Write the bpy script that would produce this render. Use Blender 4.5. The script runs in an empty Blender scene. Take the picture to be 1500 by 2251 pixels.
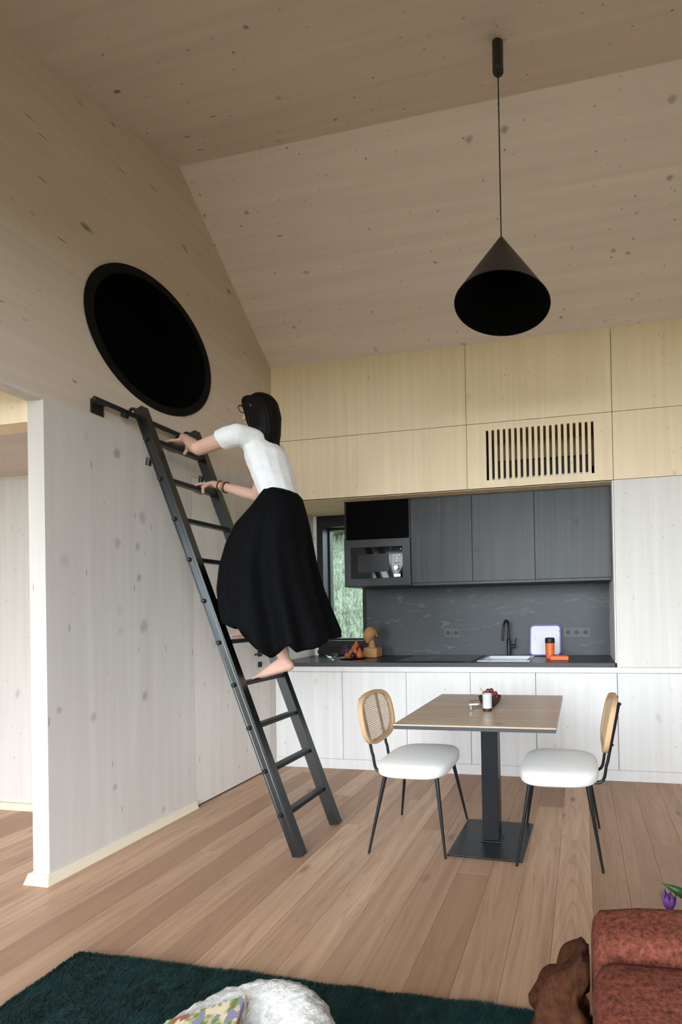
import bpy, bmesh, math, random
import numpy as np
from mathutils import Vector, Matrix, noise
from mathutils.geometry import tessellate_polygon
random.seed(7); rng = np.random.default_rng(7)
SC = bpy.context.scene
COL = SC.collection
PI = math.pi

# ------------------------------------------------------------------ camera
FW, FH, FPX = 1500, 2251, 972.3647
cam_d = bpy.data.cameras.new('camera'); cam = bpy.data.objects.new('camera', cam_d); COL.objects.link(cam)
cam_d.sensor_fit = 'VERTICAL'; cam_d.sensor_height = 36.0; cam_d.lens = FPX / FH * 36.0
cam_d.shift_x = (FW / 2 - 1112.7069) / FH; cam_d.shift_y = (1334.5171 - FH / 2) / FH
cam_d.clip_start = 0.05
yaw, pitch, roll = 0.167, 0.0053, -0.0191
fw = Vector((-math.sin(yaw), math.cos(yaw), 0)); rt = Vector((math.cos(yaw), math.sin(yaw), 0)); up = Vector((0, 0, 1))
f2 = fw * math.cos(pitch) + up * math.sin(pitch); u2 = up * math.cos(pitch) - fw * math.sin(pitch)
r3 = rt * math.cos(roll) + u2 * math.sin(roll); u3 = u2 * math.cos(roll) - rt * math.sin(roll)
Rm = Matrix((r3, u3, -f2)).transposed()
cam.matrix_world = Matrix.Translation((2.6382, -3.469, 1.3252)) @ Rm.to_4x4()
SC.camera = cam

# ------------------------------------------------------------------ overcast sky, window portals, exposure
W = bpy.data.worlds.new('overcast_sky'); SC.world = W; W.use_nodes = True
wn = W.node_tree.nodes; wl = W.node_tree.links
bg = wn['Background']; bg.inputs['Strength'].default_value = 10.0
bg.inputs['Color'].default_value = (0.84, 0.93, 1.0, 1)

def portal(name, x0, x1, z0, z1, y, flip=False):
    L = bpy.data.lights.new(name, 'AREA'); L.shape = 'RECTANGLE'; L.size = x1 - x0; L.size_y = z1 - z0
    L.cycles.is_portal = True
    o = bpy.data.objects.new(name, L); COL.objects.link(o)
    o.location = ((x0 + x1) / 2, y, (z0 + z1) / 2)
    o.rotation_euler = (PI / 2 if not flip else -PI / 2, 0, 0)
    return o
YF = -4.6
# an area light shines along its local -Z; rotated +90 deg about X that is +Y (into the room)
portal('window_portal', 0.3, 4.8, 0.05, 3.14, YF - 0.12)
portal('window_portal', -2.5, -0.2, 0.05, 2.55, YF - 0.12)
portal('window_portal', 0.10, 0.52, 1.045, 2.18, 0.80, True)

vs = SC.view_settings
vs.view_transform = 'Standard'; vs.look = 'None'; vs.gamma = 1.0; vs.use_curve_mapping = False
vs.exposure = 0.0
SC.cycles.use_denoising = True
SC.cycles.max_bounces = 7; SC.cycles.diffuse_bounces = 4; SC.cycles.glossy_bounces = 3; SC.cycles.transparent_max_bounces = 8
SC.cycles.use_adaptive_sampling = True; SC.cycles.adaptive_threshold = 0.10; SC.cycles.adaptive_min_samples = 16
SC.cycles.sample_clamp_indirect = 6.0

# ------------------------------------------------------------------ materials
def mat(name):
    m = bpy.data.materials.new(name); m.use_nodes = True
    return m, m.node_tree.nodes, m.node_tree.links, m.node_tree.nodes['Principled BSDF']
def simple(name, col, rough=0.5, metal=0.0, spec=0.5, coat=0.0, sheen=0.0):
    m, n, l, b = mat(name)
    b.inputs['Base Color'].default_value = (*col, 1); b.inputs['Roughness'].default_value = rough
    b.inputs['Metallic'].default_value = metal; b.inputs['Specular IOR Level'].default_value = spec
    b.inputs['Coat Weight'].default_value = coat; b.inputs['Sheen Weight'].default_value = sheen
    return m
def nd(n, typ, **kw):
    x = n.new(typ)
    for k, v in kw.items():
        if k in ('operation', 'data_type', 'blend_type', 'feature', 'noise_dimensions', 'voronoi_dimensions', 'wave_type', 'bands_direction'): setattr(x, k, v)
        else: x.inputs[k].default_value = v
    return x
def mth(n, l, op, a, b=None, c=None, clamp=False):
    x = n.new('ShaderNodeMath'); x.operation = op; x.use_clamp = clamp
    for i, v in enumerate((a, b, c)):
        if v is None: continue
        if isinstance(v, (int, float)): x.inputs[i].default_value = v
        else: l.new(v, x.inputs[i])
    return x.outputs[0]
def mixc(n, l, fac, a, b, blend='MIX'):
    x = n.new('ShaderNodeMix'); x.data_type = 'RGBA'; x.blend_type = blend
    for s, v in ((x.inputs[0], fac), (x.inputs[6], a), (x.inputs[7], b)):
        if isinstance(v, (int, float)): s.default_value = v
        elif isinstance(v, tuple): s.default_value = (*v, 1)
        else: l.new(v, s)
    return x.outputs[2]
def ramp(n, l, val, p0, p1):
    x = n.new('ShaderNodeMapRange'); x.clamp = True
    x.inputs[1].default_value = p0; x.inputs[2].default_value = p1
    l.new(val, x.inputs[0]); return x.outputs[0]
def bump(n, l, b, h, strength=0.3, dist=0.01):
    x = n.new('ShaderNodeBump'); x.inputs['Strength'].default_value = strength; x.inputs['Distance'].default_value = dist
    l.new(h, x.inputs['Height']); l.new(x.outputs[0], b.inputs['Normal'])
def coords(n, l, scale=(1, 1, 1), rnd=False, loc=(0, 0, 0)):
    tc = n.new('ShaderNodeTexCoord'); mp = n.new('ShaderNodeMapping')
    mp.inputs['Scale'].default_value = scale; mp.inputs['Location'].default_value = loc
    src = tc.outputs['Object']
    if rnd:
        oi = n.new('ShaderNodeObjectInfo'); va = n.new('ShaderNodeVectorMath'); va.operation = 'ADD'
        cm = n.new('ShaderNodeCombineXYZ'); r = mth(n, l, 'MULTIPLY', oi.outputs['Random'], 57.0)
        for i in range(3): l.new(r, cm.inputs[i])
        l.new(src, va.inputs[0]); l.new(cm.outputs[0], va.inputs[1]); src = va.outputs[0]
    l.new(src, mp.inputs['Vector']); return mp.outputs[0]

def spruce(name, grain, base=(0.76, 0.715, 0.65), knots=1.0, white=0.0, loc=(0, 0, 0), rnd=False, dens=6.5):
    """white-washed spruce boards; grain runs along axis grain (0, 1, 2)"""
    m, n, l, b = mat(name)
    s = [22, 22, 22]; s[grain] = 0.7
    v = coords(n, l, tuple(s), rnd, loc)
    t = nd(n, 'ShaderNodeTexNoise', Scale=1.0, Detail=3.0, Roughness=0.5); l.new(v, t.inputs['Vector'])
    light = tuple(min(1, c * 1.05) for c in base); dark = (base[0] * .965, base[1] * .96, base[2] * .955)
    c = mixc(n, l, ramp(n, l, t.outputs[0], .32, .66), dark, light)
    # laminated strips of slightly different tone
    s2 = [5.5, 5.5, 5.5]; s2[grain] = 0.28
    v2 = coords(n, l, tuple(s2), rnd, loc)
    vo = nd(n, 'ShaderNodeTexVoronoi', Scale=1.0); l.new(v2, vo.inputs['Vector'])
    sp = n.new('ShaderNodeSeparateColor'); l.new(vo.outputs['Color'], sp.inputs[0])
    c = mixc(n, l, ramp(n, l, sp.outputs[0], 0.2, 1.0), c, (base[0] * .90, base[1] * .88, base[2] * .87), 'MIX')
    mx = c.node; 
    for lk in list(l): pass
    f = mth(n, l, 'MULTIPLY', ramp(n, l, sp.outputs[0], 0.2, 1.0), 0.30); l.new(f, mx.inputs[0])
    # knots
    s3 = [dens] * 3; s3[grain] = dens * 0.62
    v3 = coords(n, l, tuple(s3), rnd, loc)
    wob = nd(n, 'ShaderNodeTexNoise', Scale=2.3, Detail=1.0); l.new(v3, wob.inputs['Vector'])
    vm = n.new('ShaderNodeVectorMath'); vm.operation = 'MULTIPLY_ADD'; vm.inputs[1].default_value = (.22, .22, .22)
    l.new(wob.outputs['Color'], vm.inputs[0]); l.new(v3, vm.inputs[2])
    k = nd(n, 'ShaderNodeTexVoronoi', Scale=1.0); l.new(vm.outputs[0], k.inputs['Vector'])
    sk = n.new('ShaderNodeSeparateColor'); l.new(k.outputs['Color'], sk.inputs[0])
    rad = mth(n, l, 'MULTIPLY_ADD', mth(n, l, 'POWER', sk.outputs[1], 2.5), 0.12, 0.05)
    q = mth(n, l, 'DIVIDE', k.outputs['Distance'], rad)
    spot = mth(n, l, 'SUBTRACT', 1.0, ramp(n, l, q, 0.55, 1.25))
    spot = mth(n, l, 'MULTIPLY', spot, mth(n, l, 'MULTIPLY_ADD', sk.outputs[2], 0.45 * knots, 0.12 * knots))
    c = mixc(n, l, spot, c, (0.17, 0.14, 0.115))
    s5 = [dens * 2.3] * 3; s5[grain] = dens * 1.5
    k5 = nd(n, 'ShaderNodeTexVoronoi', Scale=1.0); l.new(coords(n, l, tuple(s5), rnd, (loc[0] + 2.2, loc[1] + 1.1, loc[2] + .7)), k5.inputs['Vector'])
    s6 = n.new('ShaderNodeSeparateColor'); l.new(k5.outputs['Color'], s6.inputs[0])
    pin = mth(n, l, 'MULTIPLY', mth(n, l, 'SUBTRACT', 1.0, ramp(n, l, k5.outputs['Distance'], .05, .13)), mth(n, l, 'MULTIPLY', s6.outputs[0], 0.5 * knots))
    c = mixc(n, l, pin, c, (0.19, 0.15, 0.115))
    # short resin streaks along the grain
    s4 = [26, 26, 26]; s4[grain] = 3.6
    v4 = coords(n, l, tuple(s4), rnd, loc)
    k2 = nd(n, 'ShaderNodeTexVoronoi', Scale=1.0); l.new(v4, k2.inputs['Vector'])
    sk2 = n.new('ShaderNodeSeparateColor'); l.new(k2.outputs['Color'], sk2.inputs[0])
    st = mth(n, l, 'MULTIPLY', mth(n, l, 'LESS_THAN', k2.outputs['Distance'], 0.09), mth(n, l, 'GREATER_THAN', sk2.outputs[0], 0.90))
    c = mixc(n, l, mth(n, l, 'MULTIPLY', st, 0.55 * knots), c, (0.20, 0.15, 0.11))
    l.new(c, b.inputs['Base Color']); b.inputs['Roughness'].default_value = 0.6; b.inputs['Specular IOR Level'].default_value = 0.3
    return m
MW = {}
PALE = (0.615, 0.57, 0.53)
MW['wall_v'] = spruce('spruce_vertical', 2, PALE, dens=7.0)
MW['wall_h'] = spruce('spruce_horizontal', 1, (0.63, 0.53, 0.44), 1.5, dens=8.0)
MW['wall_dark'] = spruce('low_bounce_spruce', 2, (0.48, 0.40, 0.32), .5)  # finish invented for the unseen walls, darkened to cut bounce light
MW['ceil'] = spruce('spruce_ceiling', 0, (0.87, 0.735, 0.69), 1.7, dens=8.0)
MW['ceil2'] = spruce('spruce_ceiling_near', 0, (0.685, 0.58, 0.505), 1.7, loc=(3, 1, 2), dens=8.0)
MW['panel'] = spruce('spruce_panel', 2, (0.955, 0.775, 0.54), .7, dens=7.5)
MW['tall'] = spruce('spruce_tall_panel', 2, (0.78, 0.745, 0.71), .7, dens=6.5, loc=(1, 0, 1))
MW['base'] = spruce('spruce_cabinet', 2, (0.80, 0.785, 0.77), .6, dens=6.0)
MW['door'] = spruce('spruce_door', 2, (0.70, 0.65, 0.60), .9, loc=(0, .35, .2), dens=7.0)
MW['skirting'] = spruce('spruce_skirting', 1, (0.74, 0.64, 0.50), .2)
MW['slatwood'] = spruce('spruce_cavity', 0, (0.55, 0.40, 0.22), .3)

def oak():
    m, n, l, b = mat('oak_plank')
    oi = n.new('ShaderNodeObjectInfo')
    v = coords(n, l, (15, .9, 15), True)
    t = nd(n, 'ShaderNodeTexNoise', Scale=1.0, Detail=4.0, Roughness=0.55, Distortion=0.8); l.new(v, t.inputs['Vector'])
    v2 = coords(n, l, (6, .55, 6), True)
    t2 = nd(n, 'ShaderNodeTexNoise', Scale=1.0, Detail=2.0, Distortion=1.5); l.new(v2, t2.inputs['Vector'])
    ring = mth(n, l, 'FRACT', mth(n, l, 'MULTIPLY', t2.outputs[0], 9.0))
    ring = mth(n, l, 'ABSOLUTE', mth(n, l, 'SUBTRACT', ring, 0.5))
    c = mixc(n, l, oi.outputs['Random'], (0.33, 0.180, 0.105), (0.60, 0.385, 0.25))
    c = mixc(n, l, mth(n, l, 'MULTIPLY', ramp(n, l, t.outputs[0], .36, .72), 0.55), c, (0.25, 0.14, 0.085))
    c = mixc(n, l, mth(n, l, 'MULTIPLY', ramp(n, l, ring, .18, .02), 0.30), c, (0.22, 0.125, 0.075))
    v3 = coords(n, l, (4.2, 1.9, 4.2), True)
    k = nd(n, 'ShaderNodeTexVoronoi', Scale=1.0); l.new(v3, k.inputs['Vector'])
    kk = mth(n, l, 'SUBTRACT', 1.0, ramp(n, l, k.outputs['Distance'], .02, .11))
    c = mixc(n, l, mth(n, l, 'MULTIPLY', kk, 0.75), c, (0.10, 0.065, 0.045))
    l.new(c, b.inputs['Base Color'])
    l.new(mth(n, l, 'MULTIPLY_ADD', t.outputs[0], 0.18, 0.36), b.inputs['Roughness'])
    b.inputs['Specular IOR Level'].default_value = 0.45
    bump(n, l, b, t.outputs[0], 0.10, 0.003)
    return m
MW['oak'] = oak()

def black_wood():
    m, n, l, b = mat('black_stained_wood')
    v = coords(n, l, (30, 30, .9), True)
    t = nd(n, 'ShaderNodeTexNoise', Scale=1.0, Detail=5.0); l.new(v, t.inputs['Vector'])
    v3 = coords(n, l, (5, 5, 3.2), True)
    k = nd(n, 'ShaderNodeTexVoronoi', Scale=1.0); l.new(v3, k.inputs['Vector'])
    kk = mth(n, l, 'SUBTRACT', 1.0, ramp(n, l, k.outputs['Distance'], .05, .16))
    c = mixc(n, l, ramp(n, l, t.outputs[0], .3, .7), (0.028, 0.028, 0.030), (0.052, 0.052, 0.055))
    c = mixc(n, l, mth(n, l, 'MULTIPLY', kk, 0.7), c, (0.012, 0.012, 0.013))
    l.new(c, b.inputs['Base Color']); b.inputs['Roughness'].default_value = 0.42
    bump(n, l, b, t.outputs[0], 0.12, 0.003)
    return m
MW['black_wood'] = black_wood()

def slate():
    m, n, l, b = mat('slate_backsplash')
    v = coords(n, l, (2.2, 3, 9))
    t = nd(n, 'ShaderNodeTexNoise', Scale=1.6, Detail=8.0, Roughness=0.68, Distortion=1.4); l.new(v, t.inputs['Vector'])
    c = mixc(n, l, ramp(n, l, t.outputs[0], .56, .76), (0.060, 0.064, 0.070), (0.19, 0.19, 0.19))
    l.new(c, b.inputs['Base Color']); b.inputs['Roughness'].default_value = 0.45
    bump(n, l, b, t.outputs[0], 0.15, 0.004)
    return m
MW['slate'] = slate()

def fabric(name, c1, c2, scale=160, strength=0.5, dist=0.004, rough=0.9, sheen=0.15):
    m, n, l, b = mat(name)
    v = coords(n, l, (1, 1, 1), False)
    t = nd(n, 'ShaderNodeTexNoise', Scale=scale, Detail=4.0, Roughness=0.65); l.new(v, t.inputs['Vector'])
    l.new(mixc(n, l, ramp(n, l, t.outputs[0], .32, .68), c1, c2), b.inputs['Base Color'])
    b.inputs['Roughness'].default_value = rough; b.inputs['Sheen Weight'].default_value = sheen
    b.inputs['Specular IOR Level'].default_value = 0.2
    bump(n, l, b, t.outputs[0], strength, dist)
    return m
MW['boucle'] = fabric('white_boucle', (0.38, 0.355, 0.325), (0.60, 0.58, 0.555), 70, .8, .008)
MW['seat_fabric'] = fabric('offwhite_fabric', (0.76, 0.735, 0.70), (0.81, 0.79, 0.755), 260, .25, .002)
MW['rust'] = fabric('rust_fabric', (0.050, 0.012, 0.007), (0.20, 0.055, 0.032), 90, .6, .005, sheen=0)
MW['throw'] = fabric('brown_plush', (0.030, 0.009, 0.004), (0.085, 0.027, 0.009), 60, .5, .008, sheen=0)
MW['rug'] = fabric('green_pile', (0.003, 0.014, 0.014), (0.012, 0.046, 0.043), 22, .6, .01, sheen=.05)
MW['shirt'] = fabric('white_cotton', (0.80, 0.80, 0.82), (0.86, 0.86, 0.87), 30, .15, .004)
MW['skirt'] = fabric('black_cotton', (0.0025, 0.0025, 0.003), (0.005, 0.005, 0.006), 40, .15, .004, rough=.75, sheen=0)
MW['skirt'].node_tree.nodes['Principled BSDF'].inputs['Specular IOR Level'].default_value = .06
MW['skin'] = fabric('skin', (0.62, 0.36, 0.27), (0.68, 0.42, 0.32), 12, .05, .002, rough=.5, sheen=0)
MW['hair'] = simple('dark_hair', (0.004, 0.003, 0.0025), .55, spec=.15)
MW['black'] = simple('black_powder_coat', (0.010, 0.010, 0.011), .42)
MW['black_metal'] = simple('black_steel', (0.016, 0.018, 0.021), .33, .35)
MW['ring_black'] = simple('matt_black_ring', (0.005, 0.005, 0.005), .6, spec=.12)
MW['stile'] = simple('dark_anodised_metal', (0.085, 0.092, 0.095), .27, 1.0)
MW['lamp_black'] = simple('lamp_black', (0.010, 0.009, 0.008), .45, 0, .3)
MW['void'] = simple('lining_and_shade_black', (0.003, 0.003, 0.003), .9, spec=.05)  # linings, and painted shade in the loft and the open compartment
MW['counter'] = simple('black_laminate', (0.018, 0.018, 0.020), .32)
MW['counter_edge'] = simple('charcoal_edge', (0.055, 0.057, 0.062), .45)
MW['gloss_black'] = simple('black_glass', (0.004, 0.004, 0.005), .06)
MW['mw_frame'] = simple('anthracite_metal', (0.060, 0.062, 0.066), .38, .4)
MW['silver'] = simple('silver', (0.75, 0.75, 0.76), .25, 1.0)
MW['steel'] = simple('brushed_steel', (0.70, 0.70, 0.72), .32, .85)
MW['dark_groove'] = simple('shadow_gap', (0.05, 0.045, 0.04), .8)
MW['orange'] = simple('orange_plastic', (0.85, 0.16, 0.03), .42)
MW['beech'] = spruce('beech_frame', 2, (0.58, 0.375, 0.21), .15)
MW['head_wood'] = spruce('mannequin_wood', 2, (0.50, 0.25, 0.10), .1)
MW['cane'] = simple('rattan_cane', (0.50, 0.34, 0.20), .6)
MW['pear'] = simple('orange_squash_skin', (0.55, 0.14, 0.025), .4)
MW['aubergine'] = simple('purple_onion_skin', (0.055, 0.012, 0.035), .22)
MW['violet'] = simple('violet_leaf', (0.13, 0.05, 0.16), .5)
MW['grape'] = simple('red_grape', (0.16, 0.025, 0.025), .25)
MW['pot'] = simple('dark_brown_ceramic', (0.035, 0.018, 0.012), .35)
MW['wax'] = simple('candle_wax', (0.70, 0.665, 0.62), .5)
MW['frost'] = simple('frosted_glass', (0.72, 0.74, 0.73), .3)
MW['frost'].node_tree.nodes['Principled BSDF'].inputs['Alpha'].default_value = .6
MW['leaf'] = simple('green_leaf', (0.02, 0.075, 0.012), .45)
MW['tulip'] = simple('purple_petal', (0.20, 0.07, 0.28), .5)
MW['paper'] = simple('paper', (0.86, 0.85, 0.82), .7)
MW['socket'] = simple('grey_socket_plastic', (0.10, 0.105, 0.112), .4)
MW['socket_dark'] = simple('dark_socket_recess', (0.03, 0.03, 0.032), .5)

def glass(name, tint=(1, 1, 1), refl=0.10):
    m, n, l, b = mat(name)
    tr = n.new('ShaderNodeBsdfTransparent'); tr.inputs[0].default_value = (*tint, 1)
    gl = n.new('ShaderNodeBsdfGlossy'); gl.inputs['Roughness'].default_value = 0.02
    lw = n.new('ShaderNodeLayerWeight'); lw.inputs[0].default_value = 0.5
    mx = n.new('ShaderNodeMixShader')
    l.new(mth(n, l, 'MULTIPLY_ADD', mth(n, l, 'POWER', lw.outputs[1], 3.0), 0.55, 0.03 + refl * .14), mx.inputs[0]); l.new(tr.outputs[0], mx.inputs[1]); l.new(gl.outputs[0], mx.inputs[2])
    l.new(mx.outputs[0], n['Material Output'].inputs[0]); return m
MW['pane'] = glass('window_glass', (0.93, 0.96, 0.94))
MW['clear'] = glass('clear_glass', (0.96, 0.97, 0.97), .8)

def table_wood():
    m, n, l, b = mat('table_veneer')
    v = coords(n, l, (.9, 16, 16))
    t = nd(n, 'ShaderNodeTexNoise', Scale=1.0, Detail=5.0, Distortion=.6); l.new(v, t.inputs['Vector'])
    v3 = coords(n, l, (3.6, 8, 8))
    k = nd(n, 'ShaderNodeTexVoronoi', Scale=1.0); l.new(v3, k.inputs['Vector'])
    kk = mth(n, l, 'SUBTRACT', 1.0, ramp(n, l, k.outputs['Distance'], .04, .14))
    c = mixc(n, l, ramp(n, l, t.outputs[0], .3, .7), (0.47, 0.335, 0.235), (0.62, 0.475, 0.355))
    c = mixc(n, l, mth(n, l, 'MULTIPLY', kk, .8), c, (0.10, 0.06, 0.04))
    l.new(c, b.inputs['Base Color']); b.inputs['Roughness'].default_value = 0.3
    return m
MW['table'] = table_wood()

def grass_mat(name, a, b_, sc):
    m, n, l, b = mat(name)
    v = coords(n, l)
    t = nd(n, 'ShaderNodeTexNoise', Scale=sc, Detail=8.0, Roughness=.7); l.new(v, t.inputs['Vector'])
    l.new(mixc(n, l, ramp(n, l, t.outputs[0], .35, .65), a, b_), b.inputs['Base Color'])
    b.inputs['Roughness'].default_value = .8; b.inputs['Specular IOR Level'].default_value = .15
    return m
MW['meadow'] = grass_mat('meadow_grass', (0.055, 0.075, 0.048), (0.145, 0.172, 0.128), 14)
MW['ground'] = grass_mat('outdoor_ground', (0.05, 0.06, 0.03), (0.09, 0.10, 0.05), 2)
MW['bushleaf'] = grass_mat('bush_leaves', (0.035, 0.085, 0.02), (0.15, 0.23, 0.05), 6)
MW['shingle'] = simple('charred_shingle', (0.035, 0.037, 0.042), .6)

def floral():
    m, n, l, b = mat('floral_print')
    v = coords(n, l)
    k = nd(n, 'ShaderNodeTexVoronoi', Scale=75.0); l.new(v, k.inputs['Vector'])
    sp = n.new('ShaderNodeSeparateColor'); l.new(k.outputs['Color'], sp.inputs[0])
    t = nd(n, 'ShaderNodeTexNoise', Scale=45.0, Detail=4.0); l.new(v, t.inputs['Vector'])
    c = mixc(n, l, ramp(n, l, t.outputs[0], .42, .55), (0.09, 0.15, 0.025), (0.50, 0.40, 0.27))
    c = mixc(n, l, mth(n, l, 'GREATER_THAN', sp.outputs[0], .78), c, (0.22, 0.07, 0.05))
    c = mixc(n, l, mth(n, l, 'GREATER_THAN', sp.outputs[1], .82), c, (0.17, 0.16, 0.22))
    l.new(c, b.inputs['Base Color']); b.inputs['Roughness'].default_value = .6
    return m
MW['floral'] = floral()
def tray_mat():
    m, n, l, b = mat('white_violet_tray_print')
    v = coords(n, l, (7, 7, 20))
    t = nd(n, 'ShaderNodeTexNoise', Scale=1.3, Detail=5.0, Roughness=.7); l.new(v, t.inputs['Vector'])
    c = mixc(n, l, ramp(n, l, t.outputs[0], .63, .66), (0.85, 0.84, 0.90), (0.10, 0.06, 0.22))
    l.new(c, b.inputs['Base Color']); b.inputs['Roughness'].default_value = .35
    return m
MW['tray_print'] = tray_mat()
MW['tray_rim'] = simple('violet_tray_rim', (0.20, 0.11, 0.42), .4)

# ------------------------------------------------------------------ mesh helpers
def wmat(o):
    b = Matrix.LocRotScale(o.location, o.rotation_euler, o.scale)
    return (wmat(o.parent) @ o.matrix_parent_inverse @ b) if o.parent else b
def setparent(o, p, keep=True):
    if p is None: return
    o.parent = p
    if keep: o.matrix_parent_inverse = wmat(p).inverted()
def tag(o, label=None, cat=None, group=None, kind=None):
    if label: o['label'] = label
    if cat: o['category'] = cat
    if group: o['group'] = group
    if kind: o['kind'] = kind
    return o
def empty(name, loc, label=None, cat=None, group=None):
    o = bpy.data.objects.new(name, None); COL.objects.link(o); o.location = loc; o.empty_display_size = .05
    return tag(o, label, cat, group)
class MB:
    def __init__(s): s.v = []; s.f = []; s.mi = []
    def add(s, vs_, fs, mi=0):
        k = len(s.v); s.v += [tuple(p) for p in vs_]; s.f += [tuple(i + k for i in f) for f in fs]; s.mi += [mi] * len(fs); return s
    def box(s, a, b, mi=0, M=None):
        x0, y0, z0 = a; x1, y1, z1 = b
        P = [Vector(p) for p in ((x0, y0, z0), (x1, y0, z0), (x1, y1, z0), (x0, y1, z0), (x0, y0, z1), (x1, y0, z1), (x1, y1, z1), (x0, y1, z1))]
        if M is not None: P = [M @ p for p in P]
        return s.add(P, [(0, 3, 2, 1), (4, 5, 6, 7), (0, 1, 5, 4), (1, 2, 6, 5), (2, 3, 7, 6), (3, 0, 4, 7)], mi)
    def lathe(s, prof, c=(0, 0, 0), n=24, mi=0, M=None, caps=True):
        P = []; F = []; m = len(prof)
        for r, z in prof:
            for i in range(n):
                a = 2 * PI * i / n; p = Vector((r * math.cos(a), r * math.sin(a), z))
                P.append((M @ p if M is not None else p) + Vector(c))
        for j in range(m - 1):
            for i in range(n):
                F.append((j * n + i, j * n + (i + 1) % n, (j + 1) * n + (i + 1) % n, (j + 1) * n + i))
        if caps:
            F.append(tuple(range(n - 1, -1, -1))); F.append(tuple((m - 1) * n + i for i in range(n)))
        return s.add(P, F, mi)
    def tube(s, path, r, n=10, mi=0, caps=True, flat=1.0):
        P = [Vector(p) for p in path]; k = len(P); R = r if isinstance(r, (list, tuple)) else [r] * k
        T = [(P[min(i + 1, k - 1)] - P[max(i - 1, 0)]).normalized() for i in range(k)]
        a = Vector((0, 0, 1)) if abs(T[0].z) < .9 else Vector((1, 0, 0))
        u = T[0].cross(a).normalized(); V = []; F = []
        for i in range(k):
            u = (u - T[i] * u.dot(T[i])).normalized(); w = T[i].cross(u)
            for j in range(n):
                g = 2 * PI * j / n; V.append(P[i] + (u * math.cos(g) + w * math.sin(g) * flat) * R[i])
        for i in range(k - 1):
            for j in range(n): F.append((i * n + j, i * n + (j + 1) % n, (i + 1) * n + (j + 1) % n, (i + 1) * n + j))
        if caps: F.append(tuple(range(n - 1, -1, -1))); F.append(tuple((k - 1) * n + j for j in range(n)))
        return s.add(V, F, mi)
    def sphere(s, c, r, n=16, m=10, mi=0):
        r = r if isinstance(r, (tuple, list)) else (r, r, r)
        P = [(c[0], c[1], c[2] - r[2])]; F = []
        for j in range(1, m):
            t = PI * j / m
            for i in range(n):
                a = 2 * PI * i / n
                P.append((c[0] + r[0] * math.sin(t) * math.cos(a), c[1] + r[1] * math.sin(t) * math.sin(a), c[2] - r[2] * math.cos(t)))
        P.append((c[0], c[1], c[2] + r[2])); e = len(P) - 1
        for i in range(n): F.append((0, 1 + (i + 1) % n, 1 + i)); F.append((e, e - n + i, e - n + (i + 1) % n))
        for j in range(m - 2):
            for i in range(n): F.append((1 + j * n + i, 1 + j * n + (i + 1) % n, 1 + (j + 1) * n + (i + 1) % n, 1 + (j + 1) * n + i))
        return s.add(P, F, mi)
    def poly(s, loops, A, B, mi=0):
        """polygon with holes in 2D, swept between the maps A(u,v) and B(u,v)"""
        L = [[Vector((p[0], p[1], 0)) for p in lp] for lp in loops]
        tri = tessellate_polygon(L); flat = [p for lp in loops for p in lp]; n = len(flat)
        P = [A(*p) for p in flat] + [B(*p) for p in flat]
        F = [tuple(t) for t in tri] + [tuple(i + n for i in reversed(t)) for t in tri]
        k = 0
        for lp in loops:
            m = len(lp)
            for i in range(m): F.append((k + i, k + (i + 1) % m, k + (i + 1) % m + n, k + i + n))
            k += m
        return s.add(P, F, mi)
    def build(s, name, mats, parent=None, smooth=False, bevel=0, seg=2, keep=True, angle=35):
        me = bpy.data.meshes.new(name); me.from_pydata(s.v, [], s.f)
        for m in (mats if isinstance(mats, (list, tuple)) else [mats]): me.materials.append(MW[m] if isinstance(m, str) else m)
        if any(s.mi): me.polygons.foreach_set('material_index', s.mi)
        bm = bmesh.new(); bm.from_mesh(me); bmesh.ops.recalc_face_normals(bm, faces=bm.faces); bm.to_mesh(me); bm.free()
        if smooth:
            me.polygons.foreach_set('use_smooth', [True] * len(me.polygons))
            if smooth != 'all': me.set_sharp_from_angle(angle=math.radians(angle))
        o = bpy.data.objects.new(name, me); COL.objects.link(o)
        if bevel:
            b = o.modifiers.new('bevel', 'BEVEL'); b.width = bevel; b.segments = seg; b.limit_method = 'ANGLE'; b.angle_limit = math.radians(40); b.harden_normals = False
        setparent(o, parent, keep); return o
def box(name, a, b, m, parent=None, bevel=0, keep=True): return MB().box(a, b).build(name, m, parent, bevel=bevel, keep=keep)
def struct(o): o['kind'] = 'structure'; return o
def copy_tree(o, parent=None):
    c = o.copy(); COL.objects.link(c); c.parent = parent
    for ch in list(o.children): copy_tree(ch, c)
    return c
def smooth_path(pts, n=6):
    P = [Vector(p) for p in pts]; out = []
    for i in range(len(P) - 1):
        p0 = P[max(i - 1, 0)]; p1 = P[i]; p2 = P[i + 1]; p3 = P[min(i + 2, len(P) - 1)]
        for j in range(n):
            t = j / n
            out.append(.5 * ((2 * p1) + (p2 - p0) * t + (2 * p0 - 5 * p1 + 4 * p2 - p3) * t * t + (3 * p1 - p0 - 3 * p2 + p3) * t ** 3))
    out.append(P[-1]); return out
def circ(cy, cz, r, n=64): return [(cy + r * math.cos(2 * PI * i / n), cz + r * math.sin(2 * PI * i / n)) for i in range(n)]

# ------------------------------------------------------------------ room dimensions (X right, Y away from the viewer, Z up)
HC, Z2, Z3, XA = 3.4728, 2.8222, 2.3002, 2.905
YR, ZR, SL = -0.871, 4.385, 0.29
XR = 5.0
def zroof(y): return ZR - SL * (YR - y) if y < YR else HC + (ZR - HC) * (y / YR) if y < 0 else HC
YJ, ZD, TW = -1.669, 2.424, 0.10
ND = 0.60        # depth of the kitchen niche

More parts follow.
